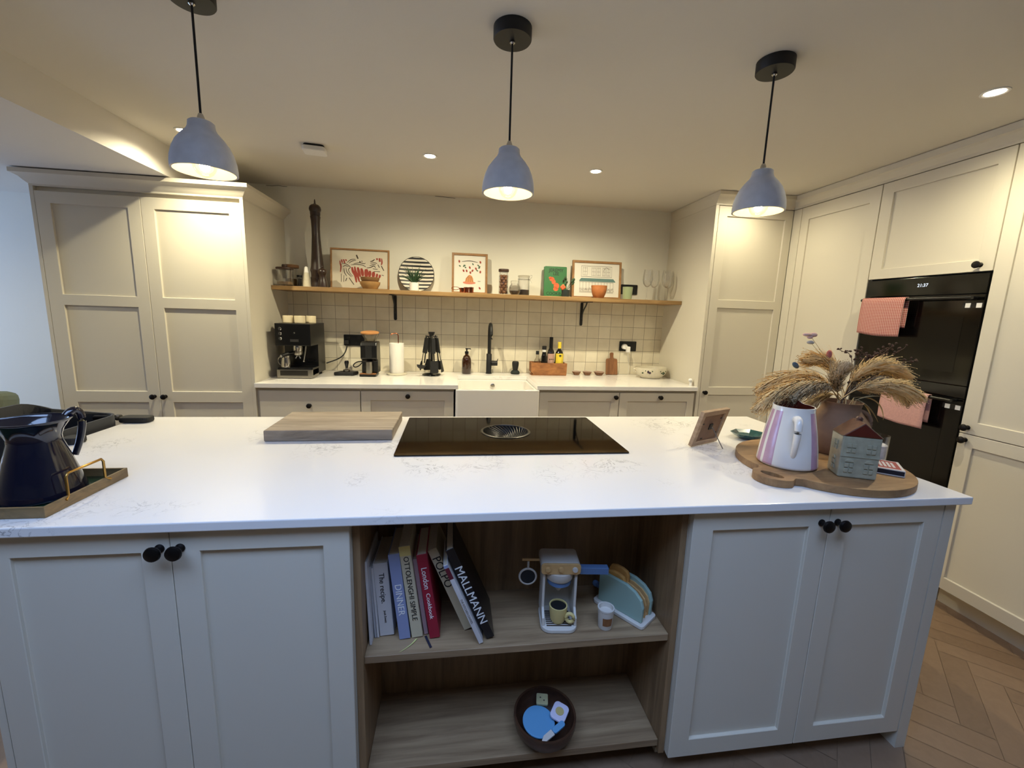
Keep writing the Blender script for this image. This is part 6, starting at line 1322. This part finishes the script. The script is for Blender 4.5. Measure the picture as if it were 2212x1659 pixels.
# wooden bowl of toy food on the lowest shelf
ZL = 0.1065
mb = MB(); mb.lathe([(0, 0.0005), (0.060, 0.0005), (0.070, 0.006), (0.092, 0.035), (0.099, 0.06), (0.0985, 0.075), (0.092, 0.075), (0.090, 0.058), (0.082, 0.036), (0.062, 0.012), (0, 0.010)], seg=44); o = mb.build('wooden_bowl', 'bowl_wood', smooth=50, loc=(0.298, 1.125, ZL)); tag(o, 'dark wooden bowl of toy food on the lowest island shelf', 'bowl')
def toyfood(name, label, poly, loc, rot, m, th=0.010, bv=0.002):
    mb = MB(); mb.prism(poly, 0, th); o = mb.build(name, m, bevel=bv, loc=loc); o.rotation_euler = rot; return tag(o, label, 'toy food', 'toy food in the wooden bowl')
toyfood('toy_disc', 'round blue toy plate in the dark wooden bowl', [(0.051 * math.cos(k * PI / 20), 0.051 * math.sin(k * PI / 20)) for k in range(40)], (0.277, 1.117, ZL + 0.050), (0.10, 0.06, 0), 'toy_sky', 0.006)
cr_ = thing('toy_cracker', 'square toy cracker with two holes in the dark wooden bowl', 'toy food', (0.300, 1.177, ZL + 0.066), -0.2, 'toy food in the wooden bowl'); cr_.rotation_euler = (0.25, 0, -0.2)
mb = MB(); mb.prism(rrect(-0.019, 0.019, -0.017, 0.017, 0.004, 3), 0, 0.008); mb.build('biscuit', 'cracker', cr_, bevel=0.001)
for x, y in ((-0.006, 0.004), (0.006, -0.004)):
    mb = MB(); mb.lathe([(0, 0.0078), (0.0025, 0.0078), (0.0025, 0.0083), (0, 0.0083)], c=(x, y, 0), seg=10); mb.build('hole', 'ink_dark', cr_)
eg = thing('toy_egg', 'white toy fried egg with yellow centre in the dark wooden bowl', 'toy food', (0.347, 1.130, ZL + 0.062), 0.75, 'toy food in the wooden bowl'); eg.rotation_euler = (0.12, -0.08, 0.95)
mb = MB(); mb.prism(rrect(-0.030, 0.030, -0.025, 0.025, 0.014, 5), 0, 0.008); mb.build('white', 'toy_lilac', eg, bevel=0.002)
mb = MB(); mb.lathe([(0, 0.0081), (0.0135, 0.0081), (0.0135, 0.0095), (0, 0.0096)], seg=22); mb.build('yolk', 'toy_egg', eg)
kn = thing('toy_knife', 'toy butter knife with blue handle in the dark wooden bowl', 'toy food', (0.312, 1.070, ZL + 0.060), 0.48, 'toy food in the wooden bowl'); kn.rotation_euler = (0.1, -0.12, 0.50)
mb = MB(); mb.prism([(-0.048, -0.008), (0.0, -0.009), (0.0, 0.009), (-0.03, 0.009), (-0.05, -0.002)], 0, 0.006); mb.build('blade', 'toy_white', kn, bevel=0.001)
mb = MB(); mb.prism(rrect(0.0003, 0.046, -0.009, 0.009, 0.008, 4), 0, 0.007); mb.build('handle', 'toy_sky', kn, bevel=0.001)
# ------------------------------------------------------------------ lamps
def pendant(x, y, label, cap_label=None):
    p = thing('pendant_lamp', label, 'pendant lamp', (x, y, ZC - 0.0005), 0, 'pendant lamps over the island')
    mb = MB(); mb.lathe([(0, 0), (0.062, 0), (0.062, -0.034), (0.060, -0.037), (0.008, -0.037), (0, -0.037)], seg=36); mb.build('ceiling_rose', 'black_matte', p, smooth=35)
    mb = MB(); mb.lathe([(0.0, -0.037), (0.009, -0.0372), (0.009, -0.044), (0.005, -0.048), (0, -0.048)], seg=14); mb.build('cord_grip', 'chrome', p, smooth=35)
    mb = MB(); mb.tube([(0, 0, -0.046), (0, 0, -0.360)], 0.0035, 8); mb.build('cord', 'black_fabric', p, smooth=40)
    zt = -0.36; h = 0.145
    mb = MB(); mb.lathe([(0, zt + 0.022), (0.006, zt + 0.022), (0.010, zt + 0.012), (0.010, zt), (0, zt)], seg=16); mb.build('cord_cap', 'chrome', p, smooth=35)
    out = [(0.0, 0), (0.030, 0), (0.035, -0.004), (0.0365, -0.018), (0.041, -0.028), (0.056, -0.045), (0.070, -0.064), (0.080, -0.086), (0.0865, -0.110), (0.0885, -0.130), (0.0885, -h)]
    inn = [(0.0825, -h), (0.0825, -0.130), (0.0805, -0.110), (0.074, -0.088), (0.064, -0.068), (0.050, -0.050), (0.036, -0.036), (0.0, -0.034)]
    mb = MB(); mb.lathe([(r, zt + z) for r, z in out] + [(r, zt + z) for r, z in inn[:1]], seg=48)
    # close outer wall with rim, inner liner is a part of its own
    mb.bm.faces.ensure_lookup_table()
    fs = [f for f in mb.bm.faces if len(f.verts) > 8]
    bmesh.ops.delete(mb.bm, geom=fs, context='FACES_ONLY')
    sh = mb.build('lamp_shade', 'concrete_blue', p, smooth=50)
    mb = MB(); mb.lathe([(r, zt + z) for r, z in inn], seg=48)
    mb.bm.faces.ensure_lookup_table(); fs = [f for f in mb.bm.faces if len(f.verts) > 8]; bmesh.ops.delete(mb.bm, geom=fs, context='FACES_ONLY')
    mb.build('lamp_liner', 'shade_inside', sh, smooth=60)
    mb = MB(); mb.lathe([(0, zt - 0.034), (0.017, zt - 0.034), (0.017, zt - 0.078), (0.014, zt - 0.082), (0, zt - 0.082)], seg=18); mb.build('bulb_holder', 'black_matte', p, smooth=40)
    zb = zt - h + 0.018
    mb = MB(); mb.lathe([(0.0, -0.0325), (0.012, -0.030), (0.023, -0.022), (0.030, -0.010), (0.0325, 0.0), (0.030, 0.012), (0.022, 0.024), (0.014, 0.036), (0.0135, 0.046)], c=(0, 0, zb), seg=28)
    mb.bm.faces.ensure_lookup_table(); fs = [f for f in mb.bm.faces if len(f.verts) > 8]; bmesh.ops.delete(mb.bm, geom=fs, context='FACES_ONLY')
    bl = mb.build('bulb', 'clear_glass', p, smooth=60)
    mb = MB(); mb.lathe([(0, -0.014), (0.011, -0.012), (0.014, 0.0), (0.014, 0.016), (0.009, 0.03), (0, 0.031)], c=(0, 0, zb), seg=16); mb.build('filament', 'bulb_glow', bl, smooth=50)
    return p
pendant(0.178, 1.52, 'middle pendant lamp with blue grey shade, over the hob')
pendant(-0.770, 1.52, 'leftmost blue grey pendant lamp, in front of the pantry cupboard')
pendant(1.114, 1.52, 'rightmost blue grey pendant lamp, in front of the tall right cupboard')

def spot(x, y, label, power, ang=168, blend=1.0, ZC=ZC):
    s = thing('ceiling_spotlight', label, 'spotlight', (x, y, ZC), 0, 'recessed ceiling spotlights')
    mb = MB(); mb.lathe([(0.043, 0.0), (0.043, -0.003), (0.036, -0.004), (0.030, -0.0005), (0.030, 0.0)], seg=32)
    mb.bm.faces.ensure_lookup_table(); fs = [f for f in mb.bm.faces if len(f.verts) > 8]; bmesh.ops.delete(mb.bm, geom=fs, context='FACES_ONLY')
    mb.build('trim_ring', 'white_plastic', s, smooth=40)
    mb = MB(); mb.lathe([(0, -0.0012), (0.031, -0.0012), (0.031, -0.0006), (0, -0.0006)], seg=28); mb.build('lens', 'spot_glow', s)
    l = bpy.data.lights.new('spot_beam', 'SPOT'); l.energy = power; l.color = (1.0, 0.90, 0.62); l.spot_size = math.radians(ang); l.spot_blend = blend; l.shadow_soft_size = 0.010
    o = bpy.data.objects.new('spot_beam', l); COL.objects.link(o); o.location = (x, y, ZC - 0.012)
    return s
spot(-1.440, 2.665, 'ceiling spotlight by the ceiling drop, half hidden by the left pendant', SPW * 1.25, 150)
spot(-0.151, 2.742, 'ceiling spotlight between smoke alarm and middle pendant', SPW * 1.3)
spot(0.880, 2.771, 'ceiling spotlight right of the middle pendant', SPW * 1.3)
spot(2.000, 2.720, 'ceiling spotlight hidden behind the right pendant shade', SPW * 0.36)
spot(2.069, 1.540, 'large looking ceiling spotlight above the ovens, by the right cornice', SPW * 0.75)
spot(-3.30, 2.20, 'added unseen spotlight in the dropped ceiling at the far left', SPW * 0.7, ZC=ZS)  # lamp added out of view to warm and brighten the left wall
al = thing('smoke_alarm', 'square white smoke alarm on the ceiling right of the left pendant', 'smoke alarm', (-0.800, 2.74, ZC), 0.12)
mb = MB(); mb.prism(rrect(-0.054, 0.054, -0.045, 0.045, 0.02), -0.010, -0.0003); mb.build('base', 'gap_shadow', al)  # inset base coloured dark to stand in for the shadow gap at the ceiling
mb = MB(); mb.prism(rrect(-0.062, 0.062, -0.051, 0.051, 0.02), -0.036, -0.0102); mb.build('cover', 'white_plastic', al, bevel=0.006, bseg=3)

# daylight: the sky through the two windows
w = bpy.data.worlds.new('dusk'); SC.world = w; w.use_nodes = True
bg = w.node_tree.nodes['Background']; bg.inputs['Color'].default_value = SKYC; bg.inputs['Strength'].default_value = SKY
for loc, rot, sx, sy in ((((RL[0] + RL[1]) / 2, (RL[2] + RL[3]) / 2, ZC + 0.27), (0, 0, 0), RL[1] - RL[0], RL[3] - RL[2]), ((-4.96, 2.825, 1.3), (PI / 2, 0, -PI / 2), 1.25, 1.6)):
    l = bpy.data.lights.new('window_portal', 'AREA'); l.shape = 'RECTANGLE'; l.size = sx; l.size_y = sy
    l.cycles.is_portal = True
    o = bpy.data.objects.new('window_portal', l); COL.objects.link(o); o.location = loc; o.rotation_euler = rot

# ------------------------------------------------------------------ camera
cam = bpy.data.cameras.new('camera'); cam.sensor_width = 36.0; cam.lens = 36.0 * 913.591 / 2212.0; cam.clip_start = 0.05
co = bpy.data.objects.new('camera', cam); COL.objects.link(co)
RT = Vector((0.99050522, -0.1336086, 0.03237518)); DN = Vector((0.00978497, -0.16638356, -0.98601256)); FW = Vector((0.13712646, 0.97696738, -0.16349643))
M = Matrix.Identity(4)
for i in range(3): M[i][0] = RT[i]; M[i][1] = -DN[i]; M[i][2] = -FW[i]
M.translation = (0, 0, 1.427); co.matrix_world = M
SC.camera = co
SC.view_settings.view_transform = 'Standard'; SC.view_settings.look = 'None'; SC.view_settings.gamma = 1.0; SC.view_settings.use_curve_mapping = False
SC.view_settings.exposure = EXPO
SC.cycles.max_bounces = 10; SC.cycles.diffuse_bounces = 5; SC.cycles.transparent_max_bounces = 16
SC.cycles.use_denoising = True
SC.cycles.sample_clamp_indirect = 6.0
